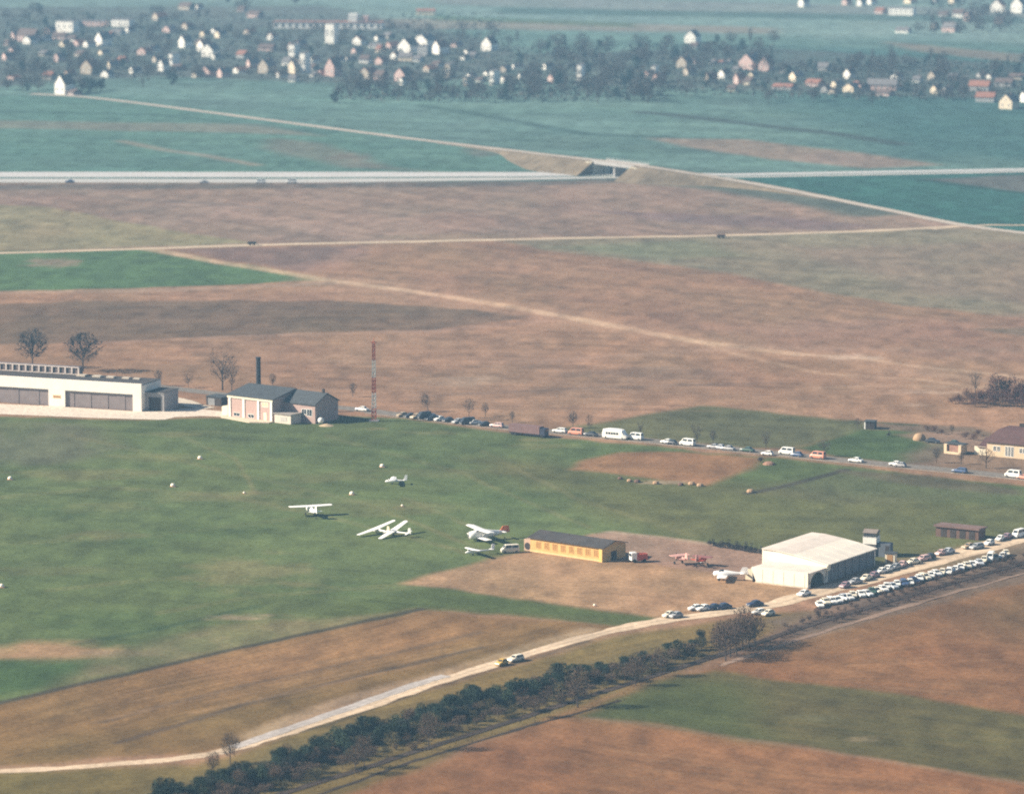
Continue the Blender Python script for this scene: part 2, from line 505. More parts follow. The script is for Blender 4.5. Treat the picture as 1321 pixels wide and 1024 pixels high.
line([(755, 926), (860, 938), (1060, 968), (1321, 1010)], 2.5, (.28, .18, .12), 1.2, .4)

line([(930, 846), (1000, 822), (1060, 802), (1139, 779), (1238, 750), (1330, 725), (1430, 697)], 7, (.075, .052, .042), 2.5, .85, brk=.25)
def furrows(a0, a1, b0, b1, n, w, col, a, brk=.5, sd=0):
    """plough and drill lines from edge a0-a1 to edge b0-b1 of a plot"""
    rr_ = random.Random(sd)
    for k_ in range(n):
        t = (k_ + rr_.uniform(.1, .9)) / n
        p = (a0[0] + (a1[0] - a0[0]) * t, a0[1] + (a1[1] - a0[1]) * t)
        q = (b0[0] + (b1[0] - b0[0]) * t, b0[1] + (b1[1] - b0[1]) * t)
        u, v = sorted((rr_.uniform(0, .35), rr_.uniform(.6, 1)))
        line([(p[0] + (q[0] - p[0]) * u, p[1] + (q[1] - p[1]) * u), (p[0] + (q[0] - p[0]) * v, p[1] + (q[1] - p[1]) * v)], w * rr_.uniform(.7, 1.4), col, .6, a * rr_.uniform(.5, 1.2), 1.5, brk, sd + k_)


furrows((0, 912), (0, 985), (560, 790), (640, 846), 16, 1.0, (.085, .055, .028), .40, .5, 1)
furrows((100, 890), (60, 960), (600, 795), (740, 818), 9, 1.2, (.30, .185, .095), .35, .5, 2)
furrows((960, 850), (1000, 880), (1330, 790), (1330, 910), 12, 1.1, (.11, .062, .030), .40, .5, 3)
furrows((1040, 838), (1020, 880), (1330, 770), (1330, 915), 8, 1.3, (.29, .165, .085), .35, .5, 4)
furrows((640, 962), (470, 1024), (1330, 1020), (1100, 1060), 10, 1.1, (.12, .066, .032), .40, .5, 5)
furrows((700, 940), (560, 1000), (1330, 1016), (1250, 1060), 7, 1.2, (.30, .175, .09), .35, .5, 6)
furrows((780, 905), (750, 925), (1330, 930), (1330, 1008), 12, 1.0, (.040, .055, .018), .40, .5, 7)
furrows((150, 448), (140, 520), (1180, 470), (1180, 535), 15, 1.8, (.15, .092, .062), .40, .5, 8)
furrows((300, 440), (420, 500), (1000, 470), (1100, 520), 9, 2.0, (.34, .22, .15), .32, .5, 9)
furrows((440, 335), (700, 398), (900, 350), (1321, 455), 12, 2.0, (.15, .092, .066), .38, .5, 10)
furrows((0, 395), (0, 440), (520, 392), (600, 418), 8, 1.8, (.085, .058, .045), .40, .5, 11)
furrows((100, 246), (340, 312), (760, 240), (1150, 292), 12, 2.4, (.14, .10, .085), .35, .5, 12)
furrows((0, 270), (0, 320), (160, 290), (320, 313), 6, 2.0, (.14, .125, .07), .35, .5, 13)
furrows((720, 315), (900, 342), (1321, 312), (1321, 395), 10, 2.2, (.13, .11, .075), .35, .5, 14)
furrows((540, 748), (560, 756), (940, 745), (900, 785), 7, 1.2, (.24, .15, .085), .35, .5, 15)
# tracks over the turf: worn taxi lines and wheel marks
for (pts_, w_, a_) in (([(0, 640), (140, 628), (300, 640), (420, 664), (520, 690), (600, 712)], 1.6, .45), ([(90, 560), (260, 600), (480, 650), (640, 716)], 1.2, .4), ([(0, 700), (180, 690), (380, 668)], 1.2, .35),
                       ([(230, 560), (300, 590), (330, 636)], 1.0, .35), ([(520, 640), (640, 690), (700, 700)], 1.3, .35), ([(420, 560), (600, 610), (760, 680)], 1.2, .35), ([(60, 760), (260, 740), (470, 760), (540, 756)], 1.4, .35),
                       ([(200, 790), (330, 768), (520, 752)], 1.2, .4), ([(620, 580), (740, 640), (900, 690)], 1.2, .3)):
    for o_ in (0, 2.6):
        line([(x_, y_ + o_) for x_, y_ in pts_], w_, (.185, .165, .075), .5, a_, 3, .5, int(w_ * 10 + pts_[0][0]))
line([(1030, 457), (1100, 461), (1200, 474), (1321, 487)], 4.5, (.42, .285, .195), 2.0, .8, brk=.4)
line([(900, 440), (960, 460), (1060, 482), (1190, 490), (1321, 506)], 3.5, (.40, .27, .18), 2.0, .6, brk=.45)
line([(1060, 500), (1160, 497), (1260, 500), (1321, 494)], 3.5, (.40, .27, .18), 2.0, .6, brk=.45)

# mottling of everything: damp, worn and thin places
big = fbm(VX / 70, VY / 110, 4, 41)
mid = fbm(VX / 17, VY / 30, 4, 47)
fin = fbm(VX / 4.5, VY / 9, 3, 51)
C *= (1 + .16 * (big - .5) + .26 * (mid - .5) + .75 * (fin - .5))[:, None]
C *= .87
C[:, 0] *= 1 + .14 * (fbm(VX / 24, VY / 40, 3, 61) - .5)
C[:, 2] *= 1 + .10 * (fbm(VX / 30, VY / 50, 3, 67) - .5)

# wide surroundings to the horizon, same mesh
B = 9000
ring, rf = [], []
rects = [(-B, B, -B, 690), (-B, B, 3700, 14000)]
for (ya, yb, hx, _, _) in BANDS:
    rects += [(-B, -hx, ya, yb), (hx, B, ya, yb)]
for (xa, xb, ya, yb) in rects:
    o = NV + len(ring)
    ring += [(xa, ya), (xb, ya), (xb, yb), (xa, yb)]
    rf.append((o, o + 1, o + 2, o + 3))
RV = np.array(ring)
allv = np.concatenate([V, RV])
allc = np.concatenate([C, np.tile(np.array([[.085, .098, .066]]), (len(RV), 1))])
faces = np.concatenate(gf + [np.array(rf)])
me = bpy.data.meshes.new("ground")
me.vertices.add(len(allv))
me.vertices.foreach_set("co", np.column_stack([allv, np.zeros(len(allv))]).astype(np.float32).ravel())
me.loops.add(faces.size)
me.loops.foreach_set("vertex_index", faces.astype(np.int32).ravel())
me.polygons.add(len(faces))
me.polygons.foreach_set("loop_start", np.arange(0, faces.size, 4, dtype=np.int32))
me.update(calc_edges=True)
ca = me.attributes.new("soil", 'FLOAT_COLOR', 'POINT')
ca.data.foreach_set("color", np.column_stack([np.clip(allc, .004, .9), np.ones(len(allc))]).astype(np.float32).ravel())
SOIL = attr_mat("soil_and_grass", .75, .42)
me.materials.append(SOIL)
go = bpy.data.objects.new("ground", me)
COL.objects.link(go)
tag(go, kind="structure")


# ------------------------------------------------------------------ roads as strips above the ground
def resample(pts, step):
    out = [Vector(pts[0])]
    for a, b in zip(pts[:-1], pts[1:]):
        a, b = Vector(a), Vector(b)
        n = max(1, int((b - a).length / step))
        for k in range(1, n + 1):
            out.append(a.lerp(b, k / n))
    return out


def smooth_path(pts, it=3):
    for _ in range(it):
        q = [pts[0]]
        for a, b in zip(pts[:-1], pts[1:]):
            q += [a.lerp(b, .25), a.lerp(b, .75)]
        pts = q + [pts[-1]]
    return pts


def strip_mesh(name, left, right, col, dz=.03, rut=0.0, jitter=.3, var=.2, seed=0, m=None, nc=8):
    vs, cs, fs = [], [], []
    n = len(left)
    for i in range(n):
        for c in range(nc + 1):
            t = c / nc
            p = left[i].lerp(right[i], t)
            if c in (0, nc) and jitter:
                d = (right[i] - left[i]).normalized()
                p = p + d * ((vnoise(np.array([i * .6 + seed]), np.array([c * 3.3]))[0] - .5) * 2 * jitter)
            vs.append((p.x, p.y, p.z + dz))
            k = 1 + var * 2 * (fbm(np.array([p.x / 9.]), np.array([p.y / 9.]), 3, seed)[0] - .5)
            if rut:
                k *= 1 + rut * (math.exp(-((t - .3) / .09) ** 2) + math.exp(-((t - .7) / .09) ** 2)) - rut * .6 * math.exp(-((t - .5) / .1) ** 2)
            cs.append((col[0] * k, col[1] * k, col[2] * k, 1))
    for i in range(n - 1):
        for c in range(nc):
            a = i * (nc + 1) + c
            fs.append((a, a + 1, a + nc + 2, a + nc + 1))
    me = bpy.data.meshes.new(name)
    me.from_pydata(vs, [], fs)
    at = me.attributes.new("soil", 'FLOAT_COLOR', 'POINT')
    at.data.foreach_set("color", [x for c in cs for x in c])
    me.materials.append(m or SOIL)
    me.update()
    o = bpy.data.objects.new(name, me)
    COL.objects.link(o)
    return tag(o, kind="structure")


def ribbon(name, pts, w, col, dz=.03, step=4, widths=None, **kw):
    p = resample(smooth_path([Vector(q) for q in pts]), step)
    L, Rr = [], []
    n = len(p)
    for i in range(n):
        d = (p[min(i + 1, n - 1)] - p[max(i - 1, 0)])
        d.z = 0
        d.normalize()
        nrm = Vector((-d.y, d.x, 0))
        ww = w if widths is None else float(np.interp(i / (n - 1), [k for k, _ in widths], [k for _, k in widths]))
        L.append(p[i] + nrm * ww / 2)
        Rr.append(p[i] - nrm * ww / 2)
    strip_mesh(name, L, Rr, col, dz, **kw)
    return p


def edge_strip(name, top, bot, col, dz=.03, n=90, **kw):
    tx = [p[0] for p in top]
    ty = [p[1] for p in top]
    bx = [p[0] for p in bot]
    by = [p[1] for p in bot]
    xs = np.linspace(tx[0], tx[-1], n)
    return strip_mesh(name, [G(x, np.interp(x, tx, ty)) for x in xs], [G(x, np.interp(x, bx, by)) for x in xs], col, dz, **kw)


edge_strip("motorway", [(-110, 222.2), (400, 222), (660, 222.4), (815, 222), (940, 224.3), (1100, 221.3), (1321, 217.4), (1440, 216)],
           [(-110, 228.8), (400, 229), (660, 228), (815, 226.4), (940, 226.9), (1100, 224), (1321, 219.8), (1440, 218.3)], (.44, .425, .41), .05, jitter=.6, var=.1, seed=2)
edge_strip("motorway", [(-110, 230.8), (400, 231), (660, 229.3), (815, 227.8), (940, 228), (1100, 225), (1321, 220.7), (1440, 219)],
           [(-110, 235.6), (400, 236), (660, 232.6), (815, 229.6), (940, 229.6), (1100, 226.8), (1321, 222.4), (1440, 220.6)], (.40, .385, .36), .05, jitter=.6, var=.1, seed=3)

# the lane that climbs over the motorway
LANE = [(40, 121.5, 0), (95, 124, 0), (150, 129.5, 0), (330, 153, 0), (450, 169, 0), (560, 183, 0), (640, 192.2, .3), (668, 195.4, 1.6), (690, 198, 3.6), (715, 201, 5.2), (740, 203.8, 5.9), (765, 206.6, 6), (800, 210.5, 6.2), (835, 215.3, 6),
        (880, 222, 4.6), (940, 231.5, 2.6), (1000, 242, 1.0), (1060, 254, 0), (1150, 272, 0), (1240, 291, 0), (1330, 302, 0), (1430, 313, 0)]
lane_w = [G(*p) for p in LANE]
LP = ribbon("road", lane_w, 6, (.40, .34, .28), .10, step=5, jitter=.5, var=.15, seed=5)


def embank(p0, p1):
    pts = [p for p in LP if p0 <= p.x <= p1 and p.z > .05]
    m = MB()
    rr = []
    for i, p in enumerate(pts):
        d = pts[min(i + 1, len(pts) - 1)] - pts[max(i - 1, 0)]
        d.z = 0
        d.normalize()
        nn = Vector((-d.y, d.x, 0))
        w = 4.6
        s = 2.1 * p.z * (1 + .18 * math.sin(p.x * .11) + .08 * math.sin(p.x * .31))
        rr.append([p + nn * (w + s) - Vector((0, 0, p.z + .3)), p + nn * w, p - nn * w, p - nn * (w + s) - Vector((0, 0, p.z + .3))])
    m.loft(rr)
    return tag(m.build("embankment", mat("embankment_soil", (.15, .118, .082), 1, .35, .12, spec=.05)), kind="structure"), pts


gapL, gapR = G(778, 207.6, 6).x, G(822, 213.4, 6).x
_, eL = embank(-1e9, gapL)
_, eR = embank(gapR, 1e9)

# overpass bridge
M_CONC = mat("pale_concrete", (.48, .45, .36), .85, .1, .3)
M_CONC2 = mat("grey_concrete", (.30, .29, .28), .85, .12, .3)
a, b = eL[-1], eR[0]
br = thing("overpass_bridge", "concrete road bridge carrying the country lane over the motorway", "bridge", (a.x, a.y, 0), math.atan2(b.y - a.y, b.x - a.x))
bl = Vector((b.x - a.x, b.y - a.y, 0)).length
MB().box(-.4, bl + .4, -4.7, 4.7, a.z - 1.1, a.z + .02).build("deck", M_CONC2, br)
for sy in (-1, 1):
    m = MB()
    m.box(-2, bl + 2, sy * 4.45 - .12, sy * 4.45 + .12, a.z + .05, a.z + .5)
    for k in range(14):
        x = -1.5 + k * (bl + 3) / 13.
        m.box(x - .07, x + .07, sy * 4.45 - .07, sy * 4.45 + .07, a.z + .5, a.z + 1.05)
    m.box(-2, bl + 2, sy * 4.45 - .06, sy * 4.45 + .06, a.z + 1.05, a.z + 1.15)
    m.build("parapet", M_CONC2, br)
for x0, x1 in ((-3.2, .2), (bl - .2, bl + 3.2)):
    MB().box(x0, x1, -5.2, 5.2, 0, a.z - 1.11).build("abutment", M_CONC, br)
for x0, dirx in ((-.2, -1), (bl + .2, 1)):
    for sy in (-1, 1):
        m = MB()
        m.prism([(0, 0), (0, a.z - .3), (dirx * 4, a.z - .3), (dirx * 15, 0)], sy * 5.25, sy * 5.6, Matrix.Translation((x0, 0, 0)))
        m.build("wing_wall", M_CONC, br)
MB().box(bl * .5 - .5, bl * .5 + .5, -3.6, 3.6, 0, a.z - 1.12).build("pier", M_CONC2, br)

# farm tracks
ribbon("farm_track", [G(*p) for p in ((-120, 330), (0, 326.5), (190, 321), (330, 316), (500, 312.5), (660, 309), (800, 306.3), (920, 304.3), (1060, 300.5), (1200, 294.5), (1240, 291.5))],
       6.5, (.42, .33, .235), .03, step=5, jitter=1.0, var=.25, seed=7)
ribbon("farm_track", [G(*p) for p in ((1200, 296), (1260, 290), (1321, 291), (1430, 288))], 4.5, (.40, .31, .22), .05, step=5, jitter=.8, var=.25, seed=8)
# country road past the airfield
ROAD = [(190, 496.5), (240, 503), (300, 510.5), (400, 522), (470, 529), (530, 536.5), (640, 549.5), (720, 557), (800, 564), (900, 574.5), (960, 580.5), (1020, 586), (1080, 592.5), (1160, 600), (1240, 607.5), (1330, 617), (1430, 628)]
ribbon("road", [G(-40, 474)] + [G(*p) for p in ROAD], 6.2, (.175, .155, .135), .04, step=4, jitter=.25, var=.12, seed=9)
line_off = [G(p[0], p[1] + 3.6) for p in ROAD]
ribbon("footpath", line_off[4:], 1.1, (.30, .25, .20), .06, step=4, jitter=.25, var=.25, seed=10)
# concrete in front of the hangar and the drive
edge_strip("apron", [(-120, 517), (0, 521), (62, 523.6), (182, 531), (215, 528), (250, 527), (292, 531)], [(-120, 529), (0, 534), (120, 539), (212, 541.5), (225, 538), (262, 536.5), (292, 538)], (.58, .50, .41), .03, jitter=.2, var=.1, seed=12)
ribbon("driveway", [G(*p) for p in ((208, 512), (232, 516), (250, 523), (268, 527))], 6, (.50, .43, .34), .05, step=3, jitter=.3, seed=13)
# dirt road and the railway
DROAD = [(-120, 999), (0, 995), (120, 988), (240, 977.5), (300, 967), (360, 948), (420, 929), (480, 908), (540, 887), (640, 855), (760, 820), (820, 806), (880, 796), (985, 783), (1040, 768), (1130, 744), (1250, 711), (1330, 690), (1430, 664)]
ribbon("dirt_road", [G(*p) for p in DROAD], 5.2, (.50, .385, .27), .03, step=2.5, rut=.22, jitter=.7, var=.3, seed=14,
       widths=[(0, 3.2), (.3, 3.6), (.5, 4.4), (.65, 5.5), (.8, 7.5), (1, 9)])
ribbon("gravel_lane", [G(*p) for p in ((300, 964), (340, 950.5), (420, 923.5), (480, 902), (540, 881.5), (575, 871))], 3.0, (.36, .325, .30), .06, step=2.5, rut=.15, jitter=.3, var=.25, seed=15)
RAIL = [(250, 1060), (363, 1024), (437, 1001), (489, 985), (510, 977), (560, 962), (620, 943), (700, 917), (758, 898), (815, 880.5), (867, 864), (919, 848), (1000, 821), (1060, 801), (1139, 778), (1238, 749), (1330, 724), (1430, 696)]
rp = [G(*p) for p in RAIL]
ribbon("railway", rp, 1.9, (.060, .044, .036), .10, step=2, jitter=.35, var=.6, seed=16)
for o_ in (-.72, .72):
    pts = []
    for i, p in enumerate(rp):
        d = rp[min(i + 1, len(rp) - 1)] - rp[max(i - 1, 0)]
        d.normalize()
        pts.append(p + Vector((-d.y, d.x, 0)) * o_)
    ribbon("rail", pts, .16, (.035, .03, .03), .26, step=3, jitter=0, var=.1, nc=1)
pts2 = [G(*p) for p in ((300, 1062), (415, 1024), (461, 1007), (527, 983.5), (560, 974), (605, 959.5), (658, 943), (696, 932), (733, 923), (775, 911), (800, 903))]
ribbon("ditch", pts2, 1.0, (.040, .030, .024), .04, step=2, jitter=.5, var=.6, seed=18)
ribbon("cess_path", [G(p[0] + 10, p[1] + 10.5) for p in RAIL[11:]], 1.6, (.22, .15, .11), .05, step=2.5, jitter=.7, var=.3, seed=19)


# ================================================================== materials for things
M_WHITE = mat("white_paint", (.80, .77, .70), .55, .05, .8)
M_CREAM = mat("cream_render", (.74, .66, .50), .85, .08, .5)
M_ROOFD = mat("dark_slate_roof", (.055, .062, .068), .8, .25, .5)
M_TAR = mat("tar_felt_roof", (.055, .048, .046), .85, .3, .35)
M_DOOR = mat("mauve_grey_door", (.20, .165, .16), .7, .12, .6)
M_GLASS = mat("window_glass", (.03, .04, .05), .15, .2, .5, spec=.5)
M_RUB = mat("black_rubber", (.02, .02, .02), .9, .2, 2)
M_STEEL = mat("grey_steel", (.30, .30, .30), .45, .15, 1, metal=.4)
M_BRICK = mat("pink_brick", (.46, .315, .27), .9, .14, 1.6)
M_OCHRE = mat("ochre_planks", (.56, .35, .13), .85, .14, .9)
M_BROWNW = mat("brown_timber", (.13, .075, .055), .85, .25, .7)
M_DARKW = mat("dark_timber", (.045, .035, .032), .85, .25, .7)
M_TILE = mat("maroon_tiles", (.085, .043, .040), .85, .22, .8)
M_RED = mat("red_paint", (.52, .085, .04), .5, .1, 1)
M_PINK = mat("faded_pink_paint", (.58, .32, .27), .6, .1, 1)
M_ORANGE = mat("orange_red_paint", (.66, .16, .05), .5, .1, 1)
M_ROOFW = mat("pale_sheet_roof", (.78, .71, .60), .6, .06, .25)
M_ROOFG = mat("weathered_sheet_roof", (.66, .58, .50), .7, .14, .25)
M_LAMP = mat("lamp_glass", (.7, .68, .6), .2, .05, 2, spec=.5)
M_PLANE = mat("white_aircraft_paint", (.84, .82, .78), .4, .04, .6, spec=.5)
M_STRAW = mat("straw", (.36, .235, .14), .95, .25, 1.5, bump=.4)


def fr(a, b):
    A, Bp = G(*a), G(*b)
    d = Bp - A
    return A, math.atan2(d.y, d.x), d.length


def wins(root, xs, y, z0, z1, w, m=None, fm=None, name='window', side=-1, axis='x'):
    """framed windows in a wall: a frame mesh proud of the wall and the pane as its sub-part"""
    for x in xs:
        f = MB()
        t = .12
        o = side * .06
        ya, yb = sorted((y, y + o))
        for (a, b, c, d) in ((x - w / 2, x + w / 2, z0 - t, z0), (x - w / 2, x + w / 2, z1, z1 + t), (x - w / 2 - t, x - w / 2, z0 - t, z1 + t), (x + w / 2, x + w / 2 + t, z0 - t, z1 + t), (x - .04, x + .04, z0, z1)):
            if axis == 'x':
                f.box(a, b, ya, yb, c, d)
            else:
                f.box(ya, yb, a, b, c, d)
        fo = f.build(name, fm or M_WHITE, root)
        p = MB()
        ya, yb = sorted((y + side * .004, y + side * .03))
        if axis == 'x':
            p.box(x - w / 2, x + w / 2, ya, yb, z0, z1)
        else:
            p.box(ya, yb, x - w / 2, x + w / 2, z0, z1)
        p.build('pane', m or M_GLASS, fo)


# ------------------------------------------------------------------ the long hangar on the left
A, rz, L = fr((63.6, 523.5), (182.6, 531))
Bp = G(182.6, 531)
h = thing("hangar", "long cream flat-roofed hangar with wide grey sliding doors at the left edge", "hangar", Bp, rz)
U = L / 119.0
lx = lambda px: (px - 182.6) * U
HX0, HT, HD, DT = lx(-60), 8.4, 13.5, 5.1
m = MB()
piers = [(HX0, lx(-44)), (lx(62.8), lx(84.2)), (lx(171.5), 0)]
for a, b in piers:
    m.box(a, b, 0, .6, 0, DT)
m.box(HX0, 0, 0, .6, DT + .002, HT)
m.box(HX0, 0, HD - .4, HD, 0, HT - .5)
m.box(-.4, -.002, .602, HD - .402, 0, HT - .5)
m.box(HX0, HX0 + .4, .602, HD - .402, 0, HT - .5)
m.build("wall", mat("cream_plaster", (.82, .76, .66), .8, .05, .3), h)
for a, b in ((lx(-44), lx(62.8)), (lx(84.2), lx(171.5))):
    d = MB()
    n = 8
    for k in range(n):
        x0, x1 = a + (b - a) * k / n, a + (b - a) * (k + 1) / n
        o = .10 if k % 2 else 0
        d.box(x0 + .03, x1 - .03, .62 + o, .72 + o, .05, DT - .1)
    do = d.build("door", M_DOOR, h)
    MB().box(a, b, .35, .95, DT - .35, DT - .004).build("door_rail", M_STEEL, do)
rf = MB().box(HX0, -.1, .602, HD + .25, HT - .48, HT - .28).build("roof", M_TAR, h)
# roof lantern with white mullions along the back edge
m = MB()
lx0, lx1 = HX0 + 1, lx(82)
m.box(lx0, lx1, HD - 3.2, HD - 3.0, HT - .1, HT + .15)
m.box(lx0, lx1, HD - 3.2, HD - 3.0, HT + 2.0, HT + 2.3)
for k in range(17):
    x = lx0 + (lx1 - lx0) * k / 16
    m.box(x - .25, x + .25, HD - 3.25, HD - 2.95, HT + .152, HT + 1.998)
ro = m.build("lantern_frame", mat("old_pinkish_paint", (.58, .49, .43), .8, .1, 1), h)
MB().box(lx0, lx1, HD - 2.9, HD - .3, HT - .27, HT + 2.15).build("lantern_glazing", mat("dull_lantern_glass", (.14, .11, .105), .4, .3, .8), ro)
for k, px in enumerate((88, 108, 126, 146, 160)):
    MB().box(lx(px) - 1.6, lx(px) + 1.3 - .2 * k, HD - 4.6 + .2 * k, HD - 2.6, HT - .27, HT + .25 - .03 * k).build("skylight", mat("dusty_skylight", (.52, .45, .36), .5, .15, 1), h)
# lettered plate on the pier
sg = MB().box(lx(68.5), lx(78.5), -.09, -.002, 2.55, 3.5).build("sign_plate", mat("ochre_plate", (.72, .50, .26), .6, .08, 1), h)
m = MB()
for k in range(6):
    x = lx(69.4) + k * .38
    m.box(x, x + .24, -.12, -.092, 2.8, 3.25)
m.build("plate_marks", mat("dark_ochre_mark", (.25, .11, .04), .7, .1, 1), sg)
# lower annex at the right end
m = MB()
m.box(.002, 6.3, 2.6, HD - 1, 0, 5.4)
m.box(.002, 6.5, 2.4, HD - .8, 5.402, 5.6)
an = m.build("annex", mat("annex_wall", (.30, .28, .27), .85, .12, .5), h)
MB().slab([(.1, 2.5), (6.4, 2.5), (6.4, HD - .9), (.1, HD - .9)], 5.603, 5.72).build("annex_roof", M_TAR, an)
MB().box(1.2, 5.2, 2.52, 2.58, .05, 4.2).build("annex_door", M_DARKW, an)

# ------------------------------------------------------------------ the brick building with the chimney
A, rz, L = fr((294, 537.5), (352, 544.5))
hs = thing("brick_building", "pink brick airfield building with dark roof, white pilasters and tall chimney", "building", A, rz)
FW = L                                # front block width
c2, s2 = math.cos(rz), math.sin(rz)


def loc(px, py, z=0, o=A, r=rz):
    d = G(px, py, z) - o
    return Vector((d.x * math.cos(r) + d.y * math.sin(r), -d.x * math.sin(r) + d.y * math.cos(r), z))


WY = 5.0
WX1 = FW + (56 - 2.25 * WY) / 3.7
gd = loc(434.5, 533.5)
WD = 11.0
EH, RH, FH = 5.6, 8.4, 6.7
m = MB()
m.box(0, FW, 0, WY, 0, FH - .06)
m.box(0, FW, WY + .002, WY + WD, 0, EH)
m.build("front_block", M_BRICK, hs)
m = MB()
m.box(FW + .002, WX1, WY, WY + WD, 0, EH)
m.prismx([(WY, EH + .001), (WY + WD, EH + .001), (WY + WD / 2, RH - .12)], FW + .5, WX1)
m.build("wing", mat("shaded_pink_brick", (.40, .28, .245), .9, .14, 1.4), hs)  # darker copy of the brick, shade put into the wing's colour
m = MB()
ov = .45
ry = WY + WD / 2
m.prismx([(WY - ov, EH - .12), (ry, RH), (WY + WD + ov, EH - .12), (WY + WD + ov, EH + .12), (ry, RH + .25), (WY - ov, EH + .12)], FW + .502, WX1 + .35)
fy = ry
m.prismx([(-.4, FH - .05), (-.4, FH + .2), (ry, RH + .55), (WY + WD + .5, EH + .3), (WY + WD + .5, EH), (ry, RH + .3)], -.4, FW + .5)
rf = m.build("roof", M_ROOFD, hs)
MB().prismx([(.05, FH - .058), (ry, RH + .25), (WY + WD - .05, EH + .01), (WY + .01, EH + .01), (WY + .01, FH - .058)], .02, FW - .02).build("gable", M_BRICK, hs)
cyy = fy + 1.5
cx = FW * .12
cm = MB()
cm.tube((cx, cyy, 4), (cx, cyy, 16.3), .78, .68, 8)
cm.tube((cx, cyy, 16.3), (cx, cyy, 16.8), .82, .82, 8)
cm.build("chimney", mat("sooty_brick", (.028, .03, .036), .9, .2, 1), rf)
cx = WX1 - 1.2
MB().box(cx - .3, cx + .3, ry - .3, ry + .3, RH - .3, RH + 1.3).build("vent_pipe", M_DARKW, rf)
for k, f in enumerate((.05, .36, .685, .97)):
    MB().box(FW * f - .38, FW * f + .38, -.22, -.002, .3, FH - .1 - (.0 if k < 3 else .5)).build("pilaster", M_WHITE, hs)
MB().box(-.1, FW + .1, -.26, -.225, FH - .75, FH + .01).build("cornice", M_CREAM, hs)
wins(hs, [FW * .83], -.0, 4.3, 5.6, 2.4, mat("curtained_pane", (.66, .54, .36), .6, .1, 1))
MB().box(FW * .80, FW * .80 + 1.2, -.07, -.004, .1, 2.6).build("door", M_CREAM, hs)
wins(hs, [FW * .2, FW * .52], 0, .6, 1.5, 2.2)
MB().slab([(-1, -1), (-.6, -2.6), (FW * .72, -5.2), (FW + .6, -2.6), (FW + .4, -.3), (-1, -.3)], -.3, .32).build("terrace", mat("sandstone", (.56, .47, .35), .9, .12, .6), hs)
wins(hs, [FW + (WX1 - FW) * .66], WY, 2.5, 4.0, 1.9)
wins(hs, [FW + (WX1 - FW) * .82], WY, 2.2, 4.1, 1.9)
MB().box(-4, -.002, 2.0, 6, 0, 2.6).build("side_porch", M_CREAM, hs)
# low white annex in the corner
p = Vector((FW + .8, 0, 0))
q = loc(379.5, 546)
ax = MB()
an = ax.box(p.x, p.x + 6.2, WY - 5.2, WY - .3, 0, 2.7).build("annex", mat("pale_annex_wall", (.62, .54, .45), .85, .08, .8), hs)
MB().box(p.x - .3, p.x + 6.5, WY - 5.5, WY - .25, 2.702, 2.95).build("annex_roof", mat("grey_felt", (.28, .25, .22), .9, .15, .8), an)
MB().box(p.x + 2.2, p.x + 4.7, WY - 5.26, WY - 5.204, .7, 2.0).build("shop_window", mat("reflecting_pane", (.5, .47, .42), .3, .1, 1), an)

# dark van behind the drive, white sphere on the lawn
t = thing("garage", "small dark flat garage behind the drive left of the brick building", "garage", G(266, 522), rz)
MB().box(0, 6, 0, 5, 0, 2.6).build("wall", M_DARKW, t)
MB().box(-.2, 6.2, -.2, 5.2, 2.602, 2.8).build("roof", M_ROOFD, t)
MB().box(.8, 3.4, -.06, -.003, 0, 2.2).build("door", M_STEEL, t)


def sphere_mb(r, c=(0, 0, 0), sz=1, n=14, k=8):
    m = MB()
    rings = []
    for i in range(1, k):
        t = math.pi * i / k
        rings.append([(c[0] + r * math.sin(t) * math.cos(2 * math.pi * j / n), c[1] + r * math.sin(t) * math.sin(2 * math.pi * j / n), c[2] - r * sz * math.cos(t)) for j in range(n)])
    return m.loft(rings)


t = thing("storage_tank", "small white round tank on the lawn in front of the dark gable", "tank", G(414, 546.5))
sphere_mb(.95, (0, 0, 1.0), 1).build("vessel", M_WHITE, t, True)
for k in range(4):
    MB().tube((.7 * math.cos(k * 1.57 + .7), .7 * math.sin(k * 1.57 + .7), 0), (.6 * math.cos(k * 1.57 + .7), .6 * math.sin(k * 1.57 + .7), .8), .08, .08).build("leg", M_STEEL, t)
tag(MB().cone((G(421, 549).x, G(421, 549).y), 2.4, -.05, .55, .5, 12).build("sand_heap", mat("sand", (.42, .32, .2), .95, .2, .8, bump=.3)), "low tan heap of sand beside the small white tank", "heap")

# ------------------------------------------------------------------ red and white lattice mast
mp = G(482.5, 543)
ms = thing("radio_mast", "tall red and white banded radio mast by the country road", "mast", mp)
bands = [(0, 4.0, 'r'), (4.0, 8.6, 'w'), (8.6, 13.2, 'r'), (13.2, 18.4, 'w'), (18.4, 23.6, 'r')]
for z0, z1, c in bands:
    m = MB()
    r0, r1 = .62 - z0 * .012, .62 - z1 * .012
    for sx, sy in ((1, 1), (1, -1), (-1, 1), (-1, -1)):
        m.tube((sx * r0, sy * r0, z0), (sx * r1, sy * r1, z1), .15, .15, 4)
    n = max(2, int((z1 - z0) / 1.1))
    for k in range(n):
        a, b = z0 + (z1 - z0) * k / n, z0 + (z1 - z0) * (k + 1) / n
        r = .62 - a * .012
        for sx, sy, tx, ty in ((1, 1, -1, 1), (-1, 1, -1, -1), (-1, -1, 1, -1), (1, -1, 1, 1)):
            m.tube((sx * r, sy * r, a), (tx * r, ty * r, b), .09, .09, 3)
            m.tube((sx * r, sy * r, a), (tx * r, ty * r, a), .09, .09, 3)
    m.build("lattice_section", M_RED if c == 'r' else M_WHITE, ms)
m = MB()
m.box(-.95, .95, -.08, .08, 23.6, 23.8)
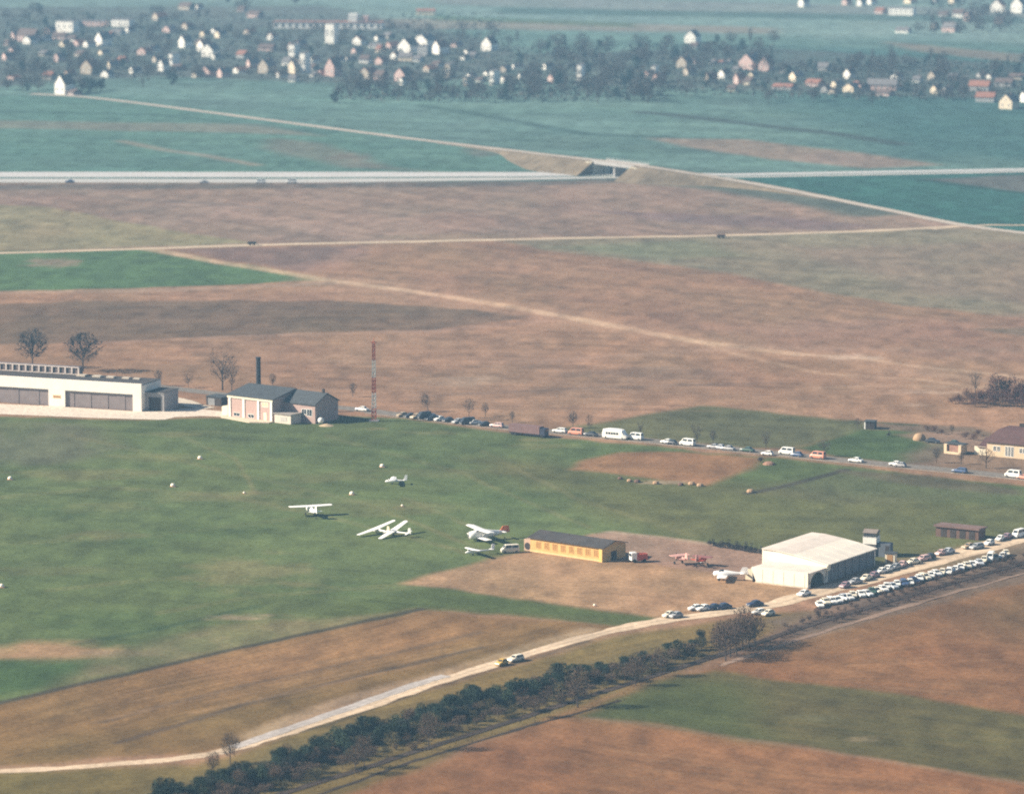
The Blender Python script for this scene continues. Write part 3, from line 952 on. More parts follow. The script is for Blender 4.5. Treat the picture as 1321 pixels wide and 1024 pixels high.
m.box(-.08, .08, -.95, .95, 23.81, 24.0)
m.tube((0, 0, 23.6), (0, 0, 25), .07, .05)
m.build("antenna", M_RED, ms)
MB().box(-1.4, 1.4, -1.4, 1.4, -.1, .3).build("footing", M_CONC2, ms)

# ------------------------------------------------------------------ ochre barracks
A, rz, L = fr((684, 711), (778, 725))
bk = thing("barracks", "long ochre wooden barracks with dark felt roof and a row of brown windows", "barracks", A, rz)
BD, BE = 9.3, 3.5
MB().box(0, L, 0, BD, 0, BE).build("wall", M_OCHRE, bk)
m = MB()
m.prismx([(-.5, BE - .05), (BD / 2, BE + 1.15), (BD + .5, BE - .05), (BD + .5, BE + .16), (BD / 2, BE + 1.38), (-.5, BE + .16)], -.5, L + .5)
m.build("roof", M_TAR, bk)
MB().prismx([(.05, BE + .002), (BD - .05, BE + .002), (BD / 2, BE + 1.1)], .02, L - .02).build("gable", M_OCHRE, bk)
MB().box(-.02, L + .02, -.05, -.002, 0, .45).build("plinth", mat("pale_ochre_plinth", (.66, .46, .22), .9, .1, .8), bk)
wn = mat("brown_shutter_pane", (.36, .19, .06), .7, .15, 1)
wins(bk, [L * (.115 + .113 * k) for k in range(8)], 0, 1.15, 2.8, 1.3, wn, M_OCHRE)
MB().box(L - 1.1, L - .1, -.3, -.052, 0, 3.2).build("door_post", mat("yellow_door", (.70, .45, .14), .8, .1, 1), bk)
MB().box(L + .003, L + .06, BD * .35, BD * .6, 0, 2.2).build("end_door", M_DARKW, bk)
# lean-to arch on the left end
m = MB()
m.box(-2.2, -.05, .3, 3.0, 0, 2.9)
lt = m.build("lean_to", mat("pinkish_board", (.44, .30, .22), .9, .15, .8), bk)
MB().tube((-1.1, .28, 1.2), (-1.1, .22, 1.2), .9, .9, 12).build("lean_to_opening", M_DARKW, lt)

# ------------------------------------------------------------------ white hangars on the right
A, rz, L = fr((976, 751.5), (1042, 759.5))
O = G(1042, 759.5)
M_WALLW = mat("white_hangar_wall", (.76, .69, .57), .75, .05, .35)
wh = thing("vaulted_hangar", "large white hangar with pale vaulted roof beside the dirt road", "hangar", O, rz)
LD, LH, LW = 9.6, 3.55, L
m = MB()
m.prism([(-LW, 0), (-LW - 1.6, LH), (-.0, LH), (0, 0)], 0, .4)
m.prism([(-LW - 1.6, LH + .001), (-LW - 1.2, LH + .3), (0, LH + .3), (0, LH + .001)], 0, .4)
m.box(-LW - 1.2, -.5, LD - .4, LD - .01, 0, LH)
m.build("front_wall", M_WALLW, wh)
MB().prism([(-LW - 1.6, LH - .05), (-LW - 1.2, LH + .22), (.25, LH + .22), (.25, LH - .05)], .402, LD - .02).build("low_roof", M_ROOFG, wh)
# arched side wall of the low hall with a dark arched opening
pts = []
na = 14
yc, ra = LD * .5, LD * .36
out = [(0.41, 0), (.41, LH - .06)] + [(LD - .05, LH - .06), (LD - .05, 0)]
m = MB()
arch = [(yc - ra * math.cos(math.pi * k / na), 1.0 + 2.3 * math.sin(math.pi * k / na)) for k in range(na + 1)]
m.prismx([(.41, 0), (yc - ra, 0)] + [arch[0]] + [(.41, 1.0)], -.35, 0)
m.prismx([(yc + ra, 0), (LD - .05, 0), (LD - .05, 1.0), arch[-1]], -.35, 0)
for k in range(na):
    a, b = arch[k], arch[k + 1]
    ya = .41 + (LD - .46) * k / na
    yb = .41 + (LD - .46) * (k + 1) / na
    m.prismx([a, b, (yb, LH - .06), (ya, LH - .06)], -.35, 0)
m.build("arch_wall", mat("cream_arch_wall", (.74, .66, .54), .8, .06, .4), wh)
m = MB()
m.box(-1.1, -.9, yc - ra, yc + ra, 0, 3.4)
for k in range(1, 6):
    y = yc - ra + 2 * ra * k / 6
    m.box(-.88, -.8, y - .06, y + .06, 0, 3.3)
m.build("hall_door", mat("dark_green_door", (.05, .06, .06), .6, .2, .8), wh)
# tall vaulted hall
TW, TD = 18.0, loc(1140, 731, 0, O, rz).y
prof = [(-TW, 6.35), (-TW * .78, 6.3), (-TW * .5, 5.75), (-TW * .25, 5.1), (0, 4.3)]
m = MB()
m.prism([(-TW, 0)] + prof + [(0, 0)], LD + .01, LD + .41)
m.prism([(-TW, 0)] + prof + [(0, 0)], TD - .4, TD)
m.box(-TW, -TW + .4, LD + .42, TD - .41, 0, 6.2)
m.build("hall_wall", M_WALLW, wh)
MB().box(-.4, -.001, LD + .42, TD - .41, 0, 4.15).build("side_wall", mat("shade_grey_side_wall", (.19, .185, .185), .85, .15, .4), wh)  # grey on a white hangar: shade of this side painted in
k1 = [(x, z + .03) for x, z in prof[:3]]
MB().prism(k1 + [(x, z + .25) for x, z in reversed(prof[:3])], LD - .3, TD + .3).build("roof", M_ROOFG, wh)
k2 = [(prof[2][0] + .003, prof[2][1] + .03), (prof[3][0], prof[3][1] + .03), (.45, 4.18)]
MB().prism(k2 + [(.45, 4.4), (prof[3][0], prof[3][1] + .25), (prof[2][0] + .003, prof[2][1] + .25)], LD - .3, TD + .3).build("roof", M_ROOFW, wh)
MB().prism([(0.002, 4.0), (.5, 4.15), (.5, 2.9), (.002, 3.2)], LD - .9, LD + 1.0).build("buttress", M_CREAM, wh)
for k in range(7):
    y = LD + 2 + k * (TD - LD - 3) / 6
    MB().box(.001, .07, y - .09, y + .09, 0, 4.0).build("side_post", M_DARKW, wh)
for k in range(6):
    y = LD + 1.5 + k * (TD - LD - 2.4) / 5
    seam = MB()
    seam.prism([(prof[2][0] + .1, prof[2][1] + .27), (prof[3][0], prof[3][1] + .252), (.3, 4.42), (.3, 4.48), (prof[3][0], prof[3][1] + .31), (prof[2][0] + .1, prof[2][1] + .33)], y, y + .12)
    seam.build("roof_seam", M_ROOFG, wh)
for k in range(5):
    x = -LW + 1.6 + k * (LW - 2.5) / 4
    MB().box(x - .05, x + .05, -.05, -.002, .1, LH - .1).build("wall_seam", mat("grey_cream_strip", (.60, .55, .46), .8, .1, .6), wh)
MB().box(-LW - .4, -.1, -.03, -.001, 0, .35).build("stained_plinth", mat("stained_cream", (.52, .44, .34), .9, .25, .5), wh)
# dark left end and low cream wall
MB().box(-LW - 1.5, -LW - 1.3, .6, LD - .5, 0, LH - .2).build("end_door", mat("blue_grey_door", (.10, .10, .115), .7, .15, .6), wh)
MB().box(-LW - 4.5, -LW - 1.62, 2.4, 2.9, 0, 2.6).build("screen_wall", mat("buff_screen_wall", (.60, .52, .38), .85, .08, .5), wh)

# ------------------------------------------------------------------ control tower, hut, sheds
tw = thing("control_tower", "small white glazed control tower rising behind the white hangar", "tower", G(1124, 716), R(-22))
MB().box(-1.6, 1.6, -1.5, 1.5, 0, 3.1).build("base", mat("dark_tower_base", (.09, .09, .10), .8, .2, .8), tw)
MB().box(-1.75, 1.75, -1.65, 1.65, 3.102, 5.0).build("cabin", M_WHITE, tw)
MB().box(-1.6, 1.6, -1.5, 1.5, 5.002, 5.9).build("glazing", M_GLASS, tw)
MB().prismx([(-1.8, 5.902), (1.8, 5.902), (0, 6.7)], -1.85, 1.85).build("roof", mat("grey_brown_roof", (.2, .165, .14), .8, .2, .8), tw)
m = MB()
for z in (5.0, 5.5):
    m.box(-1.9, 1.9, -1.8, -1.74, z, z + .06)
m.build("railing", M_STEEL, tw)
MB().box(1.602, 5.2, -1.2, 1.4, 0, 3.4).build("side_block", mat("blue_grey_block", (.11, .125, .15), .75, .2, .8), tw)
MB().box(4.0, 4.9, -1.26, -1.203, .5, 2.9).build("side_door", M_DARKW, tw)
t = thing("ticket_hut", "small hut with brown door and cream front at the hangar's rear corner", "hut", G(1141.5, 726), R(-20))
MB().box(0, 2.5, 0, 2.2, 0, 2.4).build("wall", M_CREAM, t)
MB().box(.5, 2.0, -.06, -.003, .1, 2.1).build("door", mat("tan_door", (.42, .23, .09), .8, .1, 1), t)
MB().box(-.2, 2.7, -.2, 2.4, 2.402, 2.6).build("roof", M_ROOFD, t)
A, rz, L = fr((1207, 691.5), (1262, 697))
sh = thing("timber_shed", "long brown timber shed with mono-pitch roof on the dull grass", "shed", A, rz)
MB().box(0, L, 0, 4.5, 0, 2.6).build("wall", M_BROWNW, sh)
MB().prismx([(-.5, 2.602), (4.9, 2.602), (4.9, 2.85), (-.5, 3.1)], -.4, L + .4).build("roof", mat("purple_brown_felt", (.17, .105, .09), .9, .25, .5), sh)
for k in range(4):
    MB().box(L * (.12 + .22 * k), L * (.12 + .22 * k) + 1.6, -.06, -.003, .1, 2.1).build("door", M_DARKW, sh)

# ------------------------------------------------------------------ house with mansard roof at the right edge
A, rz, L = fr((1273, 588), (1321, 592.3))
ho = thing("mansard_house", "cream house with big maroon mansard roof at the right edge", "house", A, rz)
HL, HDp, HH = 22, 9.5, 4.0
MB().box(0, HL, 0, HDp, 0, HH).build("wall", mat("warm_cream_wall", (.62, .47, .31), .85, .07, .5), ho)
e = .5
rings = []
for (zz, i0) in ((HH + .01, -e), (HH + .25, -e), (HH + 2.2, .9), (HH + 3.6, 2.3), (HH + 4.2, 3.7), (HH + 4.45, 4.6)):
    rings.append([(i0 * 1.1, i0, zz), (HL - i0 * 1.1, i0, zz), (HL - i0 * 1.1, HDp - i0, zz), (i0 * 1.1, HDp - i0, zz)])
rf = MB().loft(rings).build("roof", M_TILE, ho)
MB().box(8.0, 9.6, HDp * .5 - .5, HDp * .5 + .5, HH + 3.6, HH + 5.3).build("chimney", M_DARKW, rf)
wins(ho, [2.4, 3.6], 0, 1.7, 3.0, .75)
m = MB()
gx = U * 0 + 6.1
wins(ho, [6.0, 6.9, 7.8], 0, .5, 3.2, .6)
wins(ho, [10.4, 11.5, 16], 0, 1.7, 3.0, .75)
MB().box(-4.2, -.6, .8, 1.0, 0, 2.4).build("garden_wall", M_CREAM, ho)
MB().prismx([(.4, 2.2), (6.5, 2.2), (6.5, 4.2)], -3.2, -.02).build("porch_roof", M_TILE, ho)
A, rz, L = fr((1217.5, 584.5), (1239.5, 587))
s2_ = thing("garden_pavilion", "small open cream pavilion with brown panel left of the mansard house", "pavilion", A, rz)
m = MB()
m.box(0, .9, 0, 3.4, 0, 2.7)
m.box(L - .9, L, 0, 3.4, 0, 2.7)
m.box(.902, L - .902, 0, .2, 0, .7)
m.build("wall", mat("warm_cream_wall", (.62, .47, .31)), s2_)
MB().box(.902, L - .902, .5, .6, .702, 2.5).build("panel", mat("reddish_panel", (.27, .15, .11), .8, .3, 1.2), s2_)
MB().box(-.3, L + .3, .9, 3.7, 2.702, 2.95).build("roof", M_ROOFD, s2_)
hp = thing("haystack", "round tan haystack in the yard left of the garden pavilion", "haystack", G(1186, 567.5))
m = sphere_mb(1.9, (0, 0, .25), .95, 18, 10)
m.build("hay", M_STRAW, hp, True)
A, rz, L = fr((1110, 553), (1130, 554))
t = thing("field_shed", "tiny shed with white left end in the green field north of the road", "shed", A, rz)
MB().box(1.5, 4.2, 0, 3, 0, 2.2).build("wall", M_DARKW, t)
MB().box(1.1, 1.495, 0, 3, 0, 2.2).build("white_end", M_WHITE, t)
MB().box(1.0, 4.4, -.2, 3.2, 2.202, 2.4).build("roof", M_ROOFD, t)

# ------------------------------------------------------------------ vehicles
CARCOL = {
    'white': (.82, .80, .74), 'cream': (.76, .68, .52), 'grey': (.36, .36, .36), 'dark': (.035, .04, .05), 'blue': (.06, .10, .20), 'navy': (.025, .04, .095),
    'red': (.40, .07, .05), 'salmon': (.62, .27, .18), 'pink': (.60, .40, .36), 'tan': (.42, .31, .19), 'yellow': (.62, .38, .06), 'mauve': (.32, .20, .22), 'green': (.05, .10, .07), 'silver': (.50, .52, .54)}
PAINT = {k: mat("car_paint_" + k, v, .32, .05, 1.2, spec=.55) for k, v in CARCOL.items()}
_car = {}


def car_meshes(kind, colr):
    key = (kind, colr)
    if key in _car:
        return _car[key]
    P = PAINT[colr]
    if kind == 'van':
        L, W, H, belt = 4.6, 1.8, 2.1, 1.15
        xs = [-2.3, -2.22, -1.6, 0, 1.5, 1.95, 2.22, 2.3]
        zt = [1.1, 1.15, 1.16, 1.16, 1.15, 1.1, .95, .75]
        cb, ct = (-2.26, 1.9), (-2.15, 1.25)
    elif kind == 'estate':
        L, W, H, belt = 4.3, 1.65, 1.45, .88
        xs = [-2.15, -2.05, -1.3, -.5, .8, 1.4, 2.05, 2.15]
        zt = [.70, .86, .88, .90, .90, .86, .74, .58]
        cb, ct = (-2.05, 1.0), (-1.8, .35)
    elif kind == 'small':
        L, W, H, belt = 3.5, 1.52, 1.40, .85
        xs = [-1.75, -1.66, -1.0, -.4, .6, 1.1, 1.66, 1.75]
        zt = [.66, .82, .86, .88, .88, .82, .70, .54]
        cb, ct = (-1.55, .85), (-1.05, .2)
    else:
        L, W, H, belt = 4.2, 1.65, 1.42, .88
        xs = [-2.1, -2.0, -1.35, -.5, .7, 1.35, 2.0, 2.1]
        zt = [.68, .84, .88, .90, .90, .86, .74, .58]
        cb, ct = (-1.5, 1.0), (-.95, .3)
    w = W / 2
    ws = [w * .84, w * .95, w, w, w, w, w * .95, w * .84]
    rings = []
    for x, z, hw in zip(xs, zt, ws):
        rings.append([(x, -hw * .92, .24), (x, -hw, .42), (x, -hw, z * .82), (x, -hw * .9, z), (x, hw * .9, z), (x, hw, z * .82), (x, hw, .42), (x, hw * .92, .24)])
    b = MB().loft(rings)
    z0 = belt - .03
    bw, tw = w * .90, w * .76
    rb = [(cb[0], -bw, z0), (cb[1], -bw, z0), (cb[1], bw, z0), (cb[0], bw, z0)]
    rt = [(ct[0], -tw, H - .06), (ct[1], -tw, H - .06), (ct[1], tw, H - .06), (ct[0], tw, H - .06)]
    rt2 = [(ct[0] + .12, -tw * .88, H), (ct[1] - .12, -tw * .88, H), (ct[1] - .12, tw * .88, H), (ct[0] + .12, tw * .88, H)]
    b.loft([rb, rt, rt2])
    parts = [('body', b.mesh('body', P))]

    def lerp(a, c, t):
        return tuple(a[i] + (c[i] - a[i]) * t for i in range(3))

    def pane(i, j, name, s0, s1, t0=.22, t1=.9):
        lo0, lo1 = rb[i], rb[j]
        hi0, hi1 = rt[i], rt[j]
        q = [lerp(lerp(lo0, lo1, s0), lerp(hi0, hi1, s0), t0), lerp(lerp(lo0, lo1, s1), lerp(hi0, hi1, s1), t0),
             lerp(lerp(lo0, lo1, s1), lerp(hi0, hi1, s1), t1), lerp(lerp(lo0, lo1, s0), lerp(hi0, hi1, s0), t1)]
        n = (Vector(q[1]) - Vector(q[0])).cross(Vector(q[3]) - Vector(q[0])).normalized()
        m = MB()
        f = [tuple(Vector(v) + n * .012) for v in q]
        k = [tuple(Vector(v) - n * .01) for v in q]
        m.add(k + f, [(3, 2, 1, 0), (4, 5, 6, 7), (0, 1, 5, 4), (1, 2, 6, 5), (2, 3, 7, 6), (3, 0, 4, 7)])
        return (name, m.mesh(name, M_GLASS))
    parts += [pane(1, 2, 'windscreen', .08, .92), pane(3, 0, 'rear_window', .1, .9)]
    for (i, j) in ((0, 1), (2, 3)):
        parts += [pane(i, j, 'side_window', .08, .47), pane(i, j, 'side_window', .53, .92)]
    wr = .30 if kind != 'van' else .34
    for x in (xs[0] + .78, xs[-1] - .75):
        for sy in (-1, 1):
            m = MB().tube((x, sy * (w - .2), wr), (x, sy * (w + .015), wr), wr, wr, 12)
            hub = MB().tube((x, sy * (w + .016), wr), (x, sy * (w + .03), wr), wr * .5, wr * .45, 10)
            parts.append(('wheel', m.mesh('wheel', M_RUB), [('rim', hub.mesh('rim', M_STEEL))]))
    for x in (xs[0], xs[-1]):
        m = MB().box(x - .06, x + .06, -w * .9, w * .9, .36, .48)
        parts.append(('bumper', m.mesh('bumper', M_STEEL)))
    for sy in (-1, 1):
        m = MB().tube((xs[-1] - .05, sy * w * .62, .56), (xs[-1] + .03, sy * w * .62, .56), .10, .10, 8)
        parts.append(('headlight', m.mesh('headlight', M_LAMP)))
    _car[key] = parts
    return parts


KINDN = {'van': 'van', 'estate': 'estate car', 'small': 'small car', 'saloon': 'saloon car'}


def put(name, mesh, parent):
    o = bpy.data.objects.new(name, mesh)
    COL.objects.link(o)
    o.parent = parent
    return o


def car(px, py, kind, colr, head, label, group=None):
    root = thing("parked_van" if kind == 'van' else "parked_car", label, KINDN[kind].split()[-1], G(px, py, .03) if not isinstance(px, Vector) else px, head, group)
    for p in car_meshes(kind, colr):
        o = put(p[0], p[1], root)
        for s in (p[2] if len(p) > 2 else []):
            put(s[0], s[1], o)
    return root


CN = {'navy': 'dark blue', 'dark': 'black', 'mauve': 'mauve-grey', 'salmon': 'salmon red', 'pink': 'pale pink', 'silver': 'silver grey'}


def road_dir(px, path):
    for a, b in zip(path[:-1], path[1:]):
        if a[0] <= px <= b[0]:
            A, Bq = G(*a[:2]), G(*b[:2])
            return math.atan2(Bq.y - A.y, Bq.x - A.x)
    return 0


# country road traffic queue, left to right: x, kind, colour, facing, offset px, label
QUEUE = [(467, 'saloon', 'white', 1, 0, 'white saloon car on the country road just left of the red and white mast'),
         (519, 'small', 'tan', 1, 1, 'tan small car, first after the red and white mast'),
         (528.5, 'small', 'dark', 1, 1, 'black small car between two tan cars right of the mast'),
         (537, 'estate', 'tan', 1, 1, 'tan estate car behind the black small car right of the mast'),
         (547, 'van', 'dark', 1, 0, 'black van under the bent bare tree by the road'),
         (549, 'small', 'white', -1, -2.2, 'white small car on the far lane under the bent bare tree'),
         (557, 'saloon', 'dark', 1, 1, 'black saloon car just right of the bent bare tree'),
         (559.5, 'small', 'silver', -1, -2.2, 'silver grey small car on the far lane right of the bent bare tree'),
         (567, 'small', 'white', 1, .6, 'white small car right of the black saloon by the bent tree'),
         (578, 'small', 'dark', 1, .6, 'black small car alone on the road left of the slim bare tree'),
         (591, 'saloon', 'grey', 1, .8, 'grey saloon car just left of the slim bare tree'),
         (603, 'van', 'dark', 1, .8, 'black van in front of the slim bare tree trunk'),
         (613, 'saloon', 'white', -1, -.6, 'white saloon car just right of the slim bare tree'),
         (625, 'small', 'dark', 1, .4, 'black small car between the white saloon and the pink car'),
         (641, 'estate', 'pink', 1, .2, 'pale pink estate car left of the long brown lorry'),
         (722, 'estate', 'white', 1, -.6, 'white estate car right of the long brown lorry'),
         (743, 'van', 'salmon', 1, .5, 'salmon red van behind the white estate car'),
         (762, 'saloon', 'dark', 1, .6, 'low black saloon car left of the big white coach'),
         (820, 'van', 'white', 1, -.4, 'white van just right of the big white coach'),
         (860, 'small', 'white', 1, .4, 'white small car followed by a dark one in mid road'),
         (866, 'small', 'dark', 1, .9, 'black small car close behind a white one in mid road'),
         (887, 'van', 'white', 1, .2, 'white van left of the tall bare tree in mid road'),
         (920, 'small', 'grey', 1, .6, 'grey small car, first of the close grey group on the road'),
         (928, 'small', 'silver', 1, .6, 'silver small car, second of the close grey group on the road'),
         (939, 'saloon', 'grey', 1, .9, 'grey saloon car, last of the close grey group on the road'),
         (964, 'saloon', 'green', 1, .4, 'dark green saloon car right of the grey group on the road'),
         (990, 'small', 'white', 1, 2.6, 'white small car on the near verge above the brown mound'),
         (1015, 'van', 'white', 1, -.8, 'white van beside the blue car on the road'),
         (1028, 'small', 'blue', 1, .5, 'blue small car just right of the white van'),
         (1055, 'van', 'salmon', 1, .2, 'salmon red van in front of the bushy bare tree'),
         (1104, 'saloon', 'white', 1, 0, 'white saloon car on the empty stretch right of the salmon van'),
         (1155, 'small', 'white', 1, -.2, 'white small car nose to tail with a grey one'),
         (1161, 'small', 'grey', 1, .7, 'grey small car nose to tail with a white one'),
         (1238, 'estate', 'blue', 1, 1, 'blue estate car below the garden pavilion'),
         (1307, 'van', 'white', 1, -.4, 'white van below the mansard house'),
         (1321, 'saloon', 'salmon', 1, .6, 'salmon red saloon car cut off by the right edge')]
for (x, kd, cl, fc, off_, lb) in QUEUE:
    py = np.interp(x, [p[0] for p in ROAD], [p[1] for p in ROAD]) + off_ + 1.2
    hd_ = road_dir(x, ROAD) + (math.pi if fc > 0 else 0)
    if 515 < x < 632:
        hd_ += random.uniform(1.0, 1.5)
    car(x, py, kd, cl, hd_, lb, 'traffic on the country road')

# big white coach
rd = road_dir(793, ROAD)
t = thing("coach", "big white rounded coach standing in the traffic queue on the country road", "coach", G(794, 566), rd)
rings = []
for x, z0, z1, hw in ((-3.9, .9, 2.0, .95), (-3.6, .45, 2.75, 1.15), (-2, .4, 3.0, 1.22), (1.2, .4, 3.0, 1.22), (2.6, .4, 2.8, 1.2), (3.2, .42, 1.7, 1.15), (3.9, .5, 1.3, 1.0)):
    rings.append([(x, -hw, z0), (x, -hw, z1 * .85), (x, -hw * .75, z1), (x, hw * .75, z1), (x, hw, z1 * .85), (x, hw, z0)])
MB().loft(rings).build("body", PAINT['white'], t)
m = MB()
for k in range(5):
    m.box(-2.6 + k * .85, -1.95 + k * .85, -1.26, -1.225, 1.45, 2.05)
m.build("side_glazing", M_GLASS, t)
for x in (-2.4, 2.5):
    for sy in (-1, 1):
        MB().tube((x, sy * .95, .45), (x, sy * 1.2, .45), .45, .45, 12).build("wheel", M_RUB, t)

# long brown lorry
a, b = G(656, 560.5), G(699, 565)
rd = math.atan2(b.y - a.y, b.x - a.x)
LL = (b - a).length
t = thing("lorry", "long brown box lorry parked on the near side of the country road", "lorry", a, rd)
MB().box(0, LL - .9, 0, 2.4, .95, 3.15).build("box_body", mat("brown_tarpaulin", (.17, .10, .095), .85, .2, .6), t)
MB().box(LL - .85, LL + .9, .1, 2.3, .6, 2.75).build("cab", mat("dark_blue_cab", (.03, .035, .06), .5, .1, 1), t)
MB().box(0, LL - .9, .2, 2.2, .6, .948).build("chassis", M_DARKW, t)
for x in (1.2, 2.3, LL - .1):
    for y in (.12, 2.28):
        MB().tube((x, y - .14, .5), (x, y + .14, .5), .5, .5, 12).build("wheel", M_RUB, t)
MB().box(LL + .9, LL + .93, .3, 2.1, 1.7, 2.5).build("windscreen", M_GLASS, t)

# cars at the southern dirt road
dd = lambda x: road_dir(x, DROAD)
LONE = [(863, 795.5, 'small', 'cream', 0, 'cream small car farthest left of those parked above the bend of the dirt road'),
        (872, 796.2, 'small', 'grey', 0, 'grey small car right behind the cream one above the bend of the dirt road'),
        (897, 786.8, 'small', 'white', 0, 'white small car, left of the white pair on the apron edge'),
        (908, 786.8, 'saloon', 'white', 0, 'white saloon car between the white small car and the dark blue one'),
        (920, 786, 'small', 'navy', 0, 'dark blue small car between the white saloon and the dark blue saloon'),
        (933, 785, 'saloon', 'navy', 0, 'dark blue saloon car at the right end of the group on the apron edge'),
        (974, 781.5, 'saloon', 'navy', 0, 'dark blue saloon car parked alone above the road near the white hangar'),
        (979, 792, 'small', 'white', 0, 'white small car on the lower verge beside the copse'),
        (991, 793.5, 'small', 'cream', 0, 'cream small car on the lower verge, right of the white one'),
        (1037, 768, 'saloon', 'white', 0, 'white saloon car by the lower corner of the white hangar'),
        (665, 852.5, 'estate', 'cream', 0, 'cream estate car driving alone on the dirt road above the hedge')]
for (x, y, kd, cl, a_, lb) in LONE:
    car(x, y, kd, cl, dd(x) + math.pi + random.uniform(-.12, .12), lb)
t = car(647, 857.5, 'small', 'yellow', dd(647) + math.pi, 'yellow small car just ahead of the cream estate on the dirt road')

# the angled row on the near side
cols = ['white', 'cream', 'white', 'white', 'silver', 'white', 'cream', 'white', 'white', 'green', 'cream', 'white', 'white', 'silver', 'white', 'blue', 'white', 'navy', 'white', 'cream', 'white', 'white', 'cream', 'white', 'white', 'white', 'cream', 'white', 'silver', 'cream', 'white', 'tan', 'white', 'cream']
P0, P1, P2 = G(1058, 781.5), G(1195, 747.5), G(1299, 717)
cnt = {}
rowcars = []
n = len(cols)
for i, cl in enumerate(cols):
    t_ = i / (n - 1)
    p = P0.lerp(P1, t_ / .58) if t_ < .58 else P1.lerp(P2, (t_ - .58) / .42)
    kd = ['saloon', 'small', 'saloon', 'estate', 'small', 'saloon', 'van'][(i * 5 + i // 3) % 7]
    if kd == 'van' and i % 2:
        kd = 'saloon'
    a_ = dd(1160) + math.pi + (.95 if i < 22 else .6) + random.uniform(-.3, .3)
    p = p + Vector((random.uniform(-.3, .3), random.uniform(-1.1, 1.1), .03))
    cnt.setdefault((cl, kd), []).append((p, a_))
for (cl, kd), L_ in cnt.items():
    for k, (p, a_) in enumerate(L_):
        w_ = CN.get(cl, cl) + ' ' + KINDN[kd]
        lb = ("%s in the angled row on the near side of the dirt road" % w_) if len(L_) == 1 else ("%s %s from the left in the angled row near the railway" % (ORD[k], w_))
        car(p, 0, kd, cl, a_, lb, 'cars parked in the angled row by the railway')
# the row along the hangar side
NR = [(1090, 757, 'mauve', 'small'), (1103, 752, 'grey', 'saloon'), (1117, 747.5, 'cream', 'saloon'), (1127, 744, 'mauve', 'small'), (1137, 738.5, 'white', 'small'), (1146, 735.5, 'white', 'saloon'),
      (1155, 733, 'grey', 'small'), (1164, 730, 'pink', 'saloon'), (1178, 726.5, 'cream', 'saloon'), (1191, 722.5, 'pink', 'estate'), (1199, 720, 'dark', 'small'),
      (1214, 715, 'pink', 'small'), (1223, 713, 'silver', 'saloon'), (1250, 706.5, 'tan', 'saloon'), (1260, 707, 'grey', 'estate'), (1276, 702, 'white', 'small'), (1290, 696.5, 'white', 'small'), (1299, 694, 'mauve', 'saloon'), (1314, 692, 'white', 'van')]
cnt = {}
for r_ in NR:
    cnt.setdefault((r_[2], r_[3]), []).append(r_)
for (cl, kd), L_ in cnt.items():
    for k, (x, y, _, _) in enumerate(L_):
        w_ = CN.get(cl, cl) + ' ' + KINDN[kd]
        lb = ("%s in the row on the hangar side of the dirt road" % w_) if len(L_) == 1 else ("%s %s from the left in the row on the hangar side" % (ORD[k], w_))
        car(x, y + .6, kd, cl, dd(x) + math.pi + random.uniform(-.25, .25), lb, 'cars parked along the hangar side of the dirt road')
# motorway traffic
for (x, y, kd, cl, lb) in ((90, 235.8, 'saloon', 'blue', 'dark blue saloon farthest left on the near carriageway of the motorway'), (263, 236.6, 'saloon', 'grey', 'dull grey saloon on the near carriageway of the motorway'),
                           (336, 236.8, 'van', 'white', 'white van, left of the two on the near carriageway of the motorway'), (376, 236.6, 'van', 'white', 'white van, right of the two on the near carriageway of the motorway')):
    car(x, y, kd, cl, math.pi, lb)
for (x, y, lb) in ((325, 316, 'dark farm trailer standing on the farm track at left'), (930, 307, 'dull grey farm trailer standing on the farm track at right')):
    t = thing("farm_trailer", lb, "trailer", G(x, y + .5), R(4))
    t.scale = (.72, .72, .72)
    MB().box(-2.4, 2.4, -1.1, 1.1, .8, 2.0).build("tub", M_DARKW if x < 500 else M_BROWNW, t)
    MB().box(2.4, 4.0, -.08, .08, .6, .75).build("drawbar", M_STEEL, t)
    for xx in (-1.2, 1.2):
        for sy in (-1, 1):
            MB().tube((xx, sy * .9, .45), (xx, sy * 1.12, .45), .45, .45, 10).build("wheel", M_RUB, t)
# red tractor by the barracks, cream van and trailer left of it
t = thing("fire_tender", "red truck with a white front standing in the barracks' shadow", "truck", G(823, 724.5), R(200))
MB().box(-2.2, .6, -.95, .95, .55, 2.1).build("body", M_RED, t)
MB().box(.602, 2.0, -.92, .92, .55, 2.5).build("cab", PAINT['white'], t)
MB().box(2.0, 2.03, -.75, .75, 1.5, 2.25).build("windscreen", M_GLASS, t)
for x in (-1.4, 1.3):
    for sy in (-1, 1):
        MB().tube((x, sy * .72, .45), (x, sy * .97, .45), .45, .45, 12).build("wheel", M_RUB, t)
MB().tube((-2, 0, 2.12), (.4, 0, 2.3), .14, .14, 6).build("ladder", PAINT['salmon'], t)
car(658, 712.5, 'van', 'cream', dd(100) + math.pi, 'cream van parked at the left end of the ochre barracks')
for o_ in (car(1232, 574, 'saloon', 'green', R(-25), 'dark green saloon car in the yard behind the garden pavilion'), car(1203, 571, 'saloon', 'dark', R(-25), 'black saloon car in the yard right of the haystack')):
    pass

# ------------------------------------------------------------------ aircraft


def foil(c, t):
    return [(.5 * c, 0), (.35 * c, .6 * t), (.0, .8 * t), (-.5 * c, .05 * t), (-.25 * c, -.15 * t), (.3 * c, -.35 * t)]


